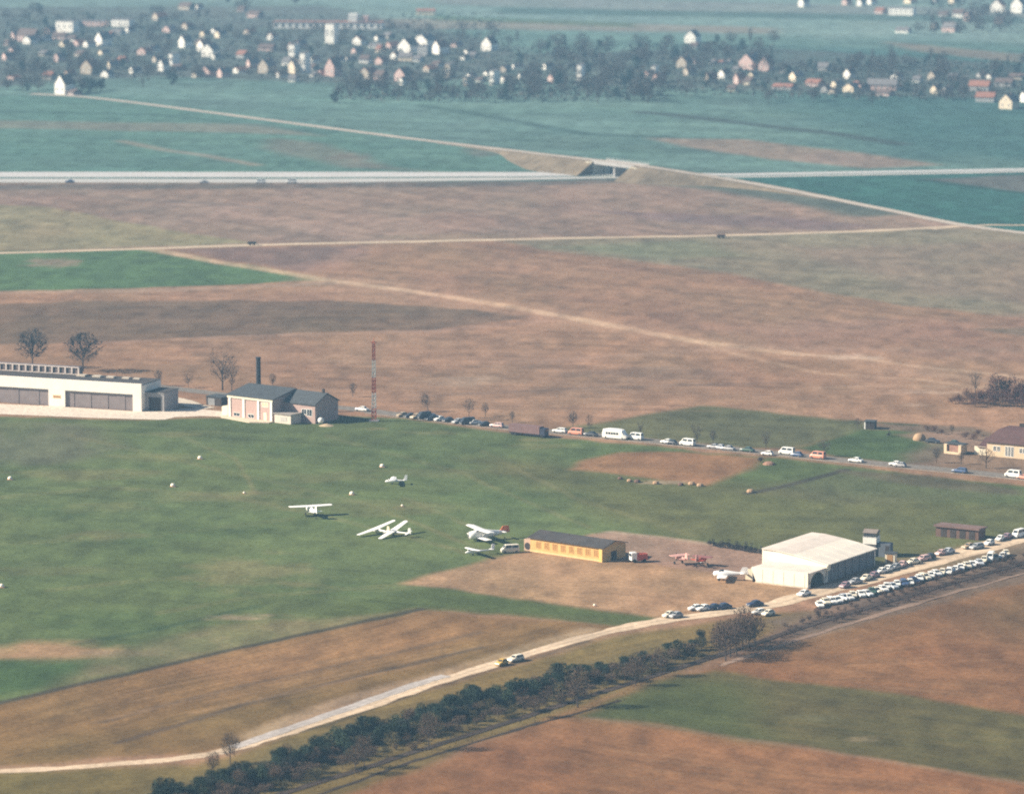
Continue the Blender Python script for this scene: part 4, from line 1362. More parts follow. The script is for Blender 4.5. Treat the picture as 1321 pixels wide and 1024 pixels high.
def wing_mb(span, c0, c1, z, x0=0, t=.18, dihedral=0, sweep=0):
    m = MB()
    rings = []
    for y in (-1, -.94, -.5, 0, .5, .94, 1):
        a = abs(y)
        c = c0 + (c1 - c0) * a
        if a == 1:
            c *= .6
        rings.append([(x0 - sweep * a + fx, y * span / 2, z + dihedral * a * span / 2 + fz) for fx, fz in foil(c, t * (1 - .5 * a))])
    return m.loft(rings)


def fuse_mb(st):
    rings = []
    for x, zc, hw, hh in st:
        rings.append([(x, hw * math.cos(2 * math.pi * k / 10), zc + hh * math.sin(2 * math.pi * k / 10)) for k in range(10)])
    return MB().loft(rings)


def glider(px, py, head, bank, label, canopy=None, span=12.5, fl=7.0):
    root = thing("glider", label, "glider", G(px, py), head, 'gliders resting on the grass')
    tilt = Matrix.Translation((0, 0, .25)) @ Matrix.Rotation(bank, 4, 'X')

    def b(m, name, mt, sm=False):
        m.v = [tuple(tilt @ Vector(v)) for v in m.v]
        return m.build(name, mt, root, sm)
    f = b(fuse_mb([(2.2, .55, .05, .05), (1.9, .55, .26, .28), (1.1, .62, .36, .48), (.2, .66, .38, .56), (-.8, .72, .3, .44), (-2.2, .78, .17, .22), (-fl + 2.4, .85, .12, .15), (-fl + 2.1, .86, .05, .12)]), "fuselage", M_PLANE, True)
    b(wing_mb(span, 1.9, 1.25, 1.15, 0, .24, .03), "wing", M_PLANE)
    b(fuse_mb([(1.55, .9, .05, .05), (1.25, 1.0, .24, .22), (.8, 1.06, .26, .24), (.55, 1.05, .1, .12)]), "canopy", M_GLASS, True)
    xe = -fl + 2.2
    b(wing_mb(2.9, .75, .5, 1.0, xe + .55, .1), "tailplane", M_PLANE)
    b(MB().prism([(xe - .25, .75), (xe + .75, .8), (xe + .35, 2.3), (xe - .35, 2.3)], -.07, .07), "fin", canopy or M_PLANE)
    b(MB().tube((.2, -.08, .02), (.2, .08, .02), .22, .22, 10), "wheel", M_RUB)
    return root


def aeroplane(px, py, head, label, low=False, span=11, fl=8, tail=None, body=None, wingm=None, rad=.75):
    root = thing("light_aeroplane", label, "aeroplane", G(px, py), head, None)
    body = body or M_PLANE
    zc = 1.55
    k = fl / 8.0
    fuse_mb([(2.6 * k, zc, .25, .25), (2.5 * k, zc, rad * .75, rad * .75), (1.6 * k, zc, rad * .88, rad * .92), (.6 * k, zc + .12, rad * .92, rad * 1.15), (-.8 * k, zc + .1, rad * .85, rad), (-2.6 * k, zc + .1, rad * .55, rad * .65), (-4.6 * k, zc + .15, rad * .22, rad * .38), (-5.2 * k, zc + .2, .06, .25)]).build("fuselage", body, root, True)
    zw = zc + rad * 1.12 if not low else zc - .35
    wing_mb(span, 2.5, 2.2, zw, .3 * k, .3, .02).build("wing", wingm or body, root)
    wing_mb(3.6, 1.15, .9, zc + .35, -4.5 * k, .14).build("tailplane", body, root)
    MB().prism([(-5.4 * k, zc + .1), (-3.7 * k, zc + .35), (-4.5 * k, zc + 1.75), (-5.3 * k, zc + 1.75)], -.08, .08).build("fin", tail or body, root)
    MB().prism([(-5.95 * k, zc + .05), (-5.42 * k, zc + .1), (-5.32 * k, zc + 1.8), (-5.7 * k, zc + 1.7)], -.07, .07).build("rudder", tail or body, root)
    fuse_mb([(1.5 * k, zc + .62 * rad, rad * .6, .1), (1.0 * k, zc + .85 * rad, rad * .7, .3), (.2 * k, zc + 1.0 * rad, rad * .68, .3)]).build("windscreen", M_GLASS, root, True)
    for sy in (-1, 1):
        if not low:
            MB().tube((.3 * k, sy * rad * .8, zc - .5), (.3 * k, sy * span * .27, zw - .05), .05, .05, 5).build("strut", body, root)
        g = MB().tube((1.1 * k, sy * .3, zc - .6), (1.1 * k, sy * 1.15, .42), .07, .07, 5).build("landing_gear", M_STEEL, root)
        MB().tube((1.1 * k, sy * 1.05, .36), (1.1 * k, sy * 1.25, .36), .36, .36, 12).build("wheel", M_RUB, g)
    MB().tube((-4.9 * k, -.07, .2), (-4.9 * k, .07, .2), .2, .2, 8).build("tail_wheel", M_RUB, root)
    m = MB()
    for s_ in (-1, 1):
        m.box(2.66 * k, 2.7 * k, -.09, .09, zc + (0 if s_ > 0 else -1.1), zc + (1.1 if s_ > 0 else 0))
    pr = m.build("propeller", M_DARKW, root)
    MB().tube((2.58 * k, 0, zc), (2.95 * k, 0, zc), .2, .05, 8).build("spinner", M_STEEL, pr)
    return root


aeroplane(401, 665, R(108), "white high-wing aeroplane standing alone on the left part of the airfield", span=11.6, fl=8.2, rad=.85)
glider(486, 688, R(136), R(-9), "white glider with its right wing raised, left of the close pair", mat("cream_fin", (.78, .68, .46), .6, .05, 1), 13.4, 6.8)
glider(508, 690.5, R(147), R(-13), "white glider with upright tail, right of the close pair", None, 12.4, 7.4)
glider(507, 624.5, R(178), R(3), "small white glider farthest out on the green airfield", None, 9, 5.8)
bp_ = aeroplane(621, 697, R(206), "large white biplane with orange-red tail left of the ochre barracks", span=13.2, fl=10.8, tail=M_ORANGE, rad=1.25)
wing_mb(11.5, 2.3, 2.0, .95, .6, .24, .02).build("lower_wing", M_PLANE, bp_)
glider(611, 716, R(200), R(6), "dull grey glider lying low in front of the cream van", None, 11, 7.5)
aeroplane(934, 748, R(172), "white low-wing aeroplane parked at the dark end of the white hangar", low=True, span=9, fl=8, rad=.8)
aeroplane(877, 727.5, R(120), "faded pink aeroplane with white-tipped fin, left of the two on the rear apron", span=5.2, fl=4.8, body=M_PINK, tail=M_PINK, rad=.6)
aeroplane(906, 729.5, R(60), "red and pink aeroplane with dark wing, right of the two on the rear apron", span=5.2, fl=4.8, body=M_RED, tail=M_PINK, wingm=mat("dull_red_wing", (.25, .10, .09), .6, .1, 1), rad=.6)

# boundary markers of the airfield
MARK = [(258, 592, 'lone white boundary marker in front of the pink brick building'), (223, 627.5, 'white boundary marker left of the bare streak in the grass'), (13, 618.5, 'white boundary marker close to the left edge, level with the airfield middle'),
        (454, 638, 'white boundary marker between the lone aeroplane and the far glider'), (493, 602.5, 'white boundary marker just beyond the far small glider'), (2, 757.5, 'white boundary marker cut by the left edge, nearest the camera'),
        (315, 636.5, 'tiny white boundary marker beside a bare streak of soil'), (767, 781.5, 'tiny white marker at the edge of the brown apron above the road'), (519, 653, 'flat white marker between the two gliders and the far glider')]
for i, (x, y, lb) in enumerate(MARK):
    s_ = .42 if i in (6, 7, 8) else .78
    t = thing("boundary_marker", lb, "marker", G(x, y))
    m = sphere_mb(.85 * s_, (0, 0, .35 * s_ + .1), .85, 14, 8)
    m.build("dome_panel", mat("marker_cream", (.84, .76, .62), .6, .06, 1), t, True)
    MB().box(-1.0 * s_, 1.0 * s_, -1.0 * s_, 1.0 * s_, 0, .11).build("base_board", mat("rusty_board", (.5, .25, .14), .8, .2, 1), t)

# ------------------------------------------------------------------ trees
M_BARK = mat("bark", (.075, .058, .05), .95, .25, 1.2)
M_TWIG = mat("twigs", (.085, .065, .056), .95, .25, .6)
M_TWIGD = mat("dark_twigs", (.030, .032, .036), .95, .25, .6)
M_TWIGB = mat("brown_twigs", (.110, .072, .046), .95, .3, .6)
M_TWIGO = mat("olive_twigs", (.105, .086, .036), .95, .3, .6)
M_EVER = mat("evergreen_leaves", (.016, .034, .016), .8, .45, .5)
M_EVER2 = mat("dark_shrub_leaves", (.020, .026, .018), .8, .45, .5)
M_FARB = mat("far_crown", (.075, .066, .060), .95, .3, .5)
M_FARE = mat("far_evergreen", (.018, .040, .036), .9, .3, .5)


def bare_tree_mesh(seed, h, cw, ntw=520, tw=.07, mt=None, vshape=False, tl=1.0):
    r = random.Random(seed)
    T = MB()
    CR = MB()
    th = h * (.24 if not vshape else .18)
    tr = h * .022
    zc, rz_ = (h + th * .95) / 2, (h - th * .95) / 2
    ph = [r.uniform(0, 6.28) for _ in range(6)]

    def shell(a, u, t):
        """a point of the crown: a around, u in -1..1 from bottom to top, t share of the radius"""
        lob = 1 + .13 * math.sin(3 * a + ph[0] + 2 * u) + .10 * math.sin(5 * a + ph[1] - 4 * u) + .07 * math.sin(7 * u + ph[2])
        if vshape:
            rad = cw / 2 * (.16 + .84 * ((u + 1) / 2) ** .75) * math.sqrt(max(.02, 1 - max(0, u - .45) ** 2 * 2.6))
        else:
            rad = cw / 2 * math.sqrt(max(.03, 1 - u * u))
        return Vector((math.cos(a) * rad * t * lob, math.sin(a) * rad * t * lob, zc + rz_ * u * (.5 + .5 * t) * (.97 + .05 * lob - .02)))
    T.tube((0, 0, -.2), (0, 0, th), tr, tr * .8, 6)
    T.tube((0, 0, th), (r.uniform(-.2, .2), r.uniform(-.2, .2), h * .7), tr * .7, tr * .2, 5)
    nl = 9
    segs = []
    for k in range(nl):
        a = 2 * math.pi * (k * .618 + r.uniform(-.06, .06))
        u = -.55 + 1.4 * (k + .5) / nl
        st = Vector((0, 0, th + (h * .6 - th) * max(0, (u + .4) / 1.6)))
        e = shell(a, u, .8)
        mid = st.lerp(e, .5) + Vector((0, 0, .02 * h))
        T.tube(st, mid, tr * .45, tr * .28, 4)
        T.tube(mid, e, tr * .28, tr * .1, 4)
        segs += [(st, mid), (mid, e)]
        for q in range(5):
            p = mid.lerp(e, r.uniform(-.4, .8))
            f = shell(a + r.gauss(0, .55), max(-.95, min(.98, u + r.gauss(0, .4))), r.uniform(.8, 1))
            CR.tube(p, f, tr * .15, tr * .05, 3)
            segs.append((p, f))
    for k in range(ntw):
        if r.random() < .55:
            s = shell(r.uniform(0, 6.28), r.uniform(-.95, .97), r.random() ** .45)
        else:
            p, q = r.choice(segs)
            s = p.lerp(q, r.uniform(.3, 1.02))
        d = (s - Vector((0, 0, th))).normalized() + Vector((r.gauss(0, .6), r.gauss(0, .6), r.gauss(.15, .5)))
        d.normalize()
        e = s + d * r.uniform(.35, 1.0) * tl * h * .07
        sd = d.orthogonal().normalized()
        sd = (sd * math.cos(k) + d.cross(sd) * math.sin(k)) * tw * r.uniform(.5, 1)
        CR.add([s - sd, s + sd, e + sd * .3, e - sd * .3], [(0, 1, 2, 3)])
    return T.mesh('trunk', M_BARK), CR.mesh('crown', mt or M_TWIG)


def leafy_mesh(seed, h, w, n, leaf, mt, trunk=.12, lob=7, cone=False):
    r = random.Random(seed)
    T = MB().tube((0, 0, -.1), (0, 0, h * .55), h * .02 + .04, .03, 5)
    CR = MB()
    lobes = []
    for k in range(lob):
        a = r.uniform(0, 6.28)
        z = h * r.uniform(.25, .82)
        rr = w * .5 * r.uniform(.15, .62)
        lobes.append((Vector((math.cos(a) * rr, math.sin(a) * rr, z)), w * r.uniform(.16, .30), h * r.uniform(.13, .24)))
    for k in range(n):
        if cone:
            t = r.random() ** .7
            z = h * (.06 + .94 * t)
            rad = w * .5 * (1 - t) * r.uniform(.55, 1.05)
            a = r.uniform(0, 6.28)
            p = Vector((rad * math.cos(a), rad * math.sin(a), z))
        else:
            c, sx, sz = r.choice(lobes)
            d = Vector((r.gauss(0, 1), r.gauss(0, 1), r.gauss(0, 1)))
            d.normalize()
            d *= r.uniform(.6, 1.08)
            p = c + Vector((d.x * sx, d.y * sx, d.z * sz))
            p.z = max(p.z, .05)
        n1 = Vector((r.gauss(0, 1), r.gauss(0, 1), r.gauss(0, 1) + .5)).normalized()
        a = n1.orthogonal().normalized() * leaf * r.uniform(.6, 1.3)
        b = n1.cross(a).normalized() * leaf * r.uniform(.5, 1.1)
        CR.add([p - a, p - b * .7, p + a, p + b * .7], [(0, 1, 2, 3)])
    return T.mesh('stem' if h < 5 else 'trunk', M_BARK), CR.mesh('foliage' if h < 5 else 'crown', mt)


def plant(name, label, cat, loc, meshes, sc=1.0, rz=None, group=None, sz=None, tilt=0):
    o = thing(name, label, cat, loc, random.uniform(0, 6.28) if rz is None else rz, group)
    o.scale = (sc, sc, sc * (sz or 1))
    if tilt:
        o.rotation_euler = (0, tilt, 0)
    for me_ in meshes:
        put(me_.name.split('.')[0], me_, o)
    return o


TB = [bare_tree_mesh(s, 10, 8.0, 1100, .06) for s in (1, 2, 3)]
TV = [bare_tree_mesh(s, 10, 9.0, 1000, .05, None, True) for s in (5, 6)]
TD_ = [bare_tree_mesh(s, 10, 8.8, 2600, .085, M_TWIGD) for s in (7, 8)]
TT = [bare_tree_mesh(s, 10, 5.6, 900, .085) for s in (9, 10)]
ROADTREES = [(42, 474.5, 12.6, TD_[0], .92, 'round dense bare tree behind the hangar, the left of two'), (107, 479, 12.6, TD_[1], 1.02, 'round dense dark tree behind the hangar, the right of two'),
             (287, 503.5, 13.2, TV[0], 1.05, 'wide forked bare tree beside the tall dark chimney'), (299, 504, 9, TV[1], .75, 'smaller bare tree tucked behind the forked one by the chimney'),
             (243, 500, 4.6, TB[0], 1, 'small round bare tree left of the forked one'), (205, 498, 5.4, TT[0], 1, 'thin bare bush above the hangar annex'), (352, 500, 4.6, TT[1], 1, 'small bare tree rising behind the dark roof'),
             (455, 512, 4.6, TT[0], 1, 'faint thin sapling left of the mast'),
             (553, 531, 6.0, TT[0], 1, 'bent bare tree leaning over the road right of the mast'), (605, 539.5, 6.4, TB[1], .75, 'slim bare tree by the queue of cars'), (626, 537, 4.2, TT[1], 1, 'short bare tree right of the slim one'),
             (661, 545, 3.5, TT[0], 1, 'stunted bare tree behind the brown lorry'), (739, 552, 5.2, TT[1], 1, 'small bare tree behind the white estate car'), (760, 556, 5.0, TB[2], .7, 'small round bare tree behind the low black car'),
             (826, 561, 4.2, TV[1], .7, 'stubby bare tree right of the white coach'), (899, 572, 6.2, TV[0], .85, 'tall bare tree on the green strip above the road'), (920, 573, 4.4, TT[0], 1, 'thin bare tree right of the tall one'),
             (988, 579, 5.6, TV[1], .85, 'spreading bare tree halfway to the mansard house'), (1063, 588.5, 5.2, TB[0], 1, 'bushy bare tree behind the salmon red van'),
             (1208, 597, 4.6, TT[1], 1, 'thin bare tree below the garden pavilion'), (1240, 599, 3.6, TT[0], 1, 'bare bush under the pavilion beside the road'), (1272, 604, 5.6, TB[2], 1.25, 'wide bare bush in front of the mansard house'),
             (1106, 552, 3.2, TB[1], 1, 'brown bush left of the tiny field shed'), (1258, 510, 8.5, TV[0], .7, 'tall faint bare tree above the dark thicket'), (1228, 560, 3.0, TT[1], 1, 'bare bush behind the yard')]
for (x, y, hh, ms_, wf, lb) in ROADTREES:
    o = plant("bare_tree", lb, "tree", G(x, y), ms_, hh / 10.0, tilt=R(-16) if 'bent' in lb else 0)
    o.scale = (hh / 10 * wf, hh / 10 * wf, hh / 10)

# thicket on the right
TH = [leafy_mesh(s, 3.4, 4.6, 1100, .11, mat("thicket_twigs", (.100, .046, .038), .95, .35, .6), lob=11) for s in (21, 22, 23)]
for k in range(26):
    t_ = k / 25.
    x = 1228 + t_ * 125
    y = 524 + t_ * 6 - random.uniform(0, 4 + 14 * t_)
    sc = (.5 + 1.0 * min(1, t_ * 2.0)) * random.uniform(.85, 1.2)
    plant("thicket_bush", "purple-brown bush in the dark thicket at the right edge of the brown field", "bush", G(x, y), TH[k % 3], sc, group="bushes of the dark thicket", sz=random.uniform(.8, 1.7))
# row of dark bushes behind the apron
BS = [leafy_mesh(s, 2.2, 2.2, 320, .12, mat("apron_bush_leaves", (.040, .036, .036), .9, .4, .6)) for s in (31, 32)]
for k in range(15):
    x = 916 + k * 4.9
    plant("dark_bush", "dark bush in the row along the rear edge of the apron", "bush", G(x, 703.5 + k * .8 + random.uniform(-.7, .7)), BS[k % 2], random.uniform(.8, 1.35), group="row of dark bushes behind the apron")
m_ = [(957, 699.5), (981, 711)]
# yard bushes
for k, (x, y) in enumerate(((1196, 556), (1205, 558), (1214, 560), (1245, 566), (1256, 568), (1262, 562))):
    plant("garden_bush", "low brown bush around the yard of the mansard house", "bush", G(x, y), TH[k % 3], random.uniform(.5, .75), group="bushes round the yard")
# heaps along the brown plot
for k, (x, y) in enumerate(((800, 618), (812, 621), (846, 624), (878, 626), (892, 625), (903, 627), (822, 622), (968, 635))):
    tag(sphere_mb(random.uniform(.7, 1.2), (0, 0, .2), .7, 9, 6).build("spoil_heap", M_STRAW if k % 3 else M_BROWNW), "small heap of spoil along the lower edge of the brown plot" if k < 7 else "small tan heap at the end of the dark ditch", "heap", "spoil heaps by the brown plot" if k < 7 else None).location = G(x, y)
tag(leafy_mesh(77, 2.0, 3, 200, .15, M_TWIGD)[1] and plant("dark_bush", "lone dark bush beside the brown mound under the road", "bush", G(981, 596), BS[0], 1.1))
tag(plant("dark_bush", "lone dark bush on the lawn left of the haystack", "bush", G(1147, 563), BS[1], .9))
tag(sphere_mb(1.9, (0, 0, -.2), .6, 12, 7).build("earth_mound", mat("red_soil", (.27, .15, .10), .95, .3, .8, bump=.4)), "low mound of reddish soil below the country road", "mound").location = G(992, 599)

# ------------------------------------------------------------------ the hedge along the railway
EV = [leafy_mesh(s, 3.2, 3.6, 1500, .13, M_EVER, lob=9) for s in (41, 42, 43, 44)]
EV2 = [leafy_mesh(s, 2.8, 3.6, 1300, .12, M_EVER2, lob=8) for s in (45, 46)] + [leafy_mesh(47, 2.6, 3.4, 1200, .12, mat('mid_green_leaves', (.034, .058, .026), .8, .4, .5), lob=8)]
BB = [leafy_mesh(s, 3.2, 4.2, 1300, .11, M_TWIGB, lob=10) for s in (51, 52)] + [leafy_mesh(s, 2.8, 4.2, 1200, .11, M_TWIGO, lob=10) for s in (53, 54)]
TALL = [bare_tree_mesh(s, 8, 5.2, 1500, .065, M_TWIGB) for s in (55, 56)]
HED = [(205, 1036), (260, 1021), (300, 1010), (340, 999), (380, 983), (420, 967), (460, 955), (500, 945), (540, 931), (580, 919), (620, 908), (660, 898), (700, 886), (740, 876), (780, 866), (820, 857), (860, 845), (900, 832), (930, 820)]
hx = [p[0] for p in HED]
hy = [p[1] for p in HED]
def hedge_y(x):
    return np.interp(x, hx, hy)


x = 200
while x < 912:
    if not 838 < x < 860:
        n_ = 3 if x < 700 else 2
        for row in range(n_):
            if random.random() < (.12 if row < 2 else .5):
                continue
            y = hedge_y(x) + random.uniform(-3, 3) + row * random.uniform(4, 7)
            sc = random.choice((.6, .8, .95, 1.05, 1.2, 1.4)) * random.uniform(.9, 1.1) * (.68 if x > 760 else 1.0)
            plant("evergreen_shrub", "dark evergreen shrub in the long hedge above the railway", "shrub", G(x + random.uniform(-5, 5), y), random.choice(EV if random.random() < .62 else EV2), sc, group="evergreen shrubs of the railway hedge", sz=random.uniform(.8, 1.2))
        if random.random() < .5 and x < 880:
            ol = random.random() < .4
            plant("bare_bush", ("olive" if ol else "brown") + " leafless bush standing amid the evergreens of the hedge", "bush", G(x + random.uniform(-4, 4), hedge_y(x) + random.uniform(2, 16)), BB[random.choice((2, 3)) if ol else random.choice((0, 1))],
                  random.uniform(.6, 1.15), group=("olive" if ol else "brown") + " bushes amid the evergreens", sz=random.uniform(.9, 1.4))
    x += random.choice((4, 5, 7, 9))
x = 228
nb = {True: 0, False: 0}
while x < 905:
    for row in range(2):
        y = hedge_y(x) + random.uniform(8, 18) + row * random.uniform(8, 16)
        if x > 780:
            y = hedge_y(x) + random.uniform(8, 24) * .8
        rail = np.interp(x, [p[0] for p in RAIL], [p[1] for p in RAIL])
        y = min(y, rail - 3.5)
        olive = random.random() < .5
        plant("bare_bush", ("olive" if olive else "brown") + " leafless bush between the hedge and the railway", "bush", G(x + random.uniform(-4, 4), y), BB[random.choice((2, 3)) if olive else random.choice((0, 1))],
              random.choice((.45, .6, .75, .9, 1.1)) * random.uniform(.9, 1.1), group=("olive" if olive else "brown") + " bushes by the railway", sz=random.uniform(.7, 1.15))
    x += random.choice((5, 7, 9, 12))
for (x, y, s_, ix, lb) in ((553, 967, .98, 0, 'tall bare tree in the middle of the lineside growth'), (745, 912, 1.1, 1, 'tall brown bare tree beside the railway shadowing the green strip'), (470, 990, .85, 1, 'bushy bare tree left of the tall one beside the railway'),
                       (458, 998, .75, 0, 'low bare tree at the railway near the bottom edge'), (297, 985, .8, 0, 'faint thin tree at the bend of the gravel lane'), (275, 1000, .62, 1, 'dark bare tree at the lower left end of the hedge'),
                       (820, 884, .75, 0, 'bare tree beside the railway left of the copse'), (852, 872, .8, 1, 'bare tree just left of the gap before the copse'), (370, 986, .55, 1, 'stubby bare tree standing in the lower hedge'), (690, 925, .6, 0, 'low bare tree at the edge of the green strip')):
    plant("lineside_tree", lb, "tree", G(x, y), TALL[ix], s_)
COP = [(928, 846), (936, 852), (942, 848), (950, 843), (958, 838), (966, 836), (974, 833), (932, 838), (946, 834), (962, 829)]
DK = [bare_tree_mesh(s, 7, 5.2, 1300, .065, mat("copse_twigs", (.105, .068, .048), .95, .3, .6), False, 1.2) for s in (57, 58)]
for k, (x, y) in enumerate(COP):
    plant("copse_tree", "dark bare tree in the dense copse where the hedge ends", "tree", G(x, y), DK[k % 2], random.uniform(.85, 1.3), group="trees of the copse at the hedge end")
BK = [leafy_mesh(s, 2.2, 3.0, 520, .10, mat("bank_twigs", (.075, .048, .040), .95, .35, .6), lob=8) for s in (71, 72, 73)]
x = 1010
while x < 1332:
    for row in range(2):
        y = np.interp(x, [p[0] for p in RAIL], [p[1] for p in RAIL]) + (random.uniform(-9, -3) if row == 0 else random.uniform(3.5, 7))
        if random.random() < (.25 if row else .1):
            continue
        plant("bank_bush", "dark brown scrub bush on the railway bank below the parked cars", "bush", G(x + random.uniform(-3, 3), y), random.choice(BK), random.choice((.4, .55, .7, .9)), group="scrub bushes on the railway bank", sz=random.uniform(.7, 1.3))
    x += random.choice((4, 6, 9))
# dry grass tufts of the verge: one uncountable cover
m = MB()
r = random.Random(5)
for k in range(3500):
    x = r.uniform(210, 1000)
    base = np.interp(x, hx + [1010], hy + [808])
    y = base + r.uniform(-14, 46) * (1 if x < 850 else .6)
    p = G(x, y)
    hgt = r.uniform(.15, .45)
    a = r.uniform(0, 3.14)
    d = Vector((math.cos(a), math.sin(a), 0)) * r.uniform(.05, .16)
    m.add([p - d, p + d, p + d * .4 + Vector((r.uniform(-.2, .2), r.uniform(-.2, .2), hgt))], [(0, 1, 2)])
tag(m.build("rough_grass", mat("dry_grass", (.13, .098, .036), .95, .4, .4)), kind="stuff")

# ------------------------------------------------------------------ the far village
HW = mat("far_white_render", (.84, .80, .72), .85, .06, .4)
HC = mat("far_cream_render", (.70, .58, .42), .85, .08, .4)
HPK = mat("far_pink_render", (.52, .36, .32), .85, .1, .4)
HT_ = mat("far_tan_render", (.38, .32, .25), .85, .1, .4)
HG = mat("far_grey_render", (.34, .33, .32), .85, .1, .4)
RFS = [mat("far_red_tiles", (.26, .12, .085), .85, .2, .4), mat("far_brown_tiles", (.12, .085, .075), .85, .2, .4), mat("far_grey_tiles", (.16, .15, .15), .85, .2, .4)]
HM = {'w': (HW, 'white'), 'c': (HC, 'cream'), 'p': (HPK, 'pink'), 't': (HT_, 'tan'), 'g': (HG, 'grey')}


def house(px, base, wpx, hpx, colr, form, label, group=None, roofm=None):
    """form: g gable towards the viewer, s side on, f flat block"""
    p = G(px, base)
    s = S(base)
    w = wpx / s
    hh = hpx / s
    rz = {'g': R(random.uniform(-34, -22) if wpx > 13.5 else random.uniform(-54, -26)), 's': R(random.uniform(-34, -14)), 'f': R(random.uniform(-28, -14))}[form]
    root = thing("village_house" if form != 'f' else "flat_block", label, "house" if form != 'f' else "building", p, rz, group)
    wm = HM[colr][0]
    rm = roofm or random.choice(RFS)
    if form == 'g':
        d = max(7, w * 1.35)
        eh = hh * .52
        MB().prism([(-w / 2, 0), (w / 2, 0), (w / 2, eh), (0, hh - .15), (-w / 2, eh)], 0, d).build("wall", wm, root)
        m = MB()
        m.prism([(-w / 2 - .35, eh - .3), (0, hh), (w / 2 + .35, eh - .3), (w / 2 + .35, eh - .05), (0, hh + .3), (-w / 2 - .35, eh - .05)], -.12, d + .3)
        rf = m.build("roof", rm, root)
        MB().box(w * .12, w * .12 + .6, d * .4, d * .4 + .6, hh * .75, hh + .9).build("chimney", RFS[1], rf)
        xs = [-w * .25, w * .25]
        wins(root, xs, 0, eh * .35, eh * .7, .6)
        if hh > 6:
            wins(root, [0], 0, eh + .5, eh + 1.4, .5)
    elif form == 's':
        d = 8.0
        eh = hh * .5
        MB().box(-w / 2, w / 2, 0, d, 0, eh).build("wall", wm, root)
        m = MB()
        m.prismx([(-.4, eh + .002), (d + .4, eh + .002), (d + .4, eh + .2), (d / 2, hh + .25), (-.4, eh + .2)], -w / 2 - .3, w / 2 + .3)
        rf = m.build("roof", rm, root)
        MB().box(w * .2, w * .2 + .7, d * .45, d * .45 + .6, hh * .8, hh + 1).build("chimney", RFS[1], rf)
        n = max(2, int(w / 3.2))
        wins(root, [-w / 2 + w * (k + .5) / n for k in range(n)], 0, eh * .35, eh * .75, .7)
    else:
        d = 9.0
        MB().box(-w / 2, w / 2, 0, d, 0, hh).build("wall", wm, root)
        MB().box(-w / 2 - .25, w / 2 + .25, -.25, d + .25, hh + .002, hh + .35).build("roof", RFS[2], root)
        n = max(2, int(w / 3.5))
        wins(root, [-w / 2 + w * (k + .5) / n for k in range(n)], 0, hh * .4, hh * .7, .8)
    return root


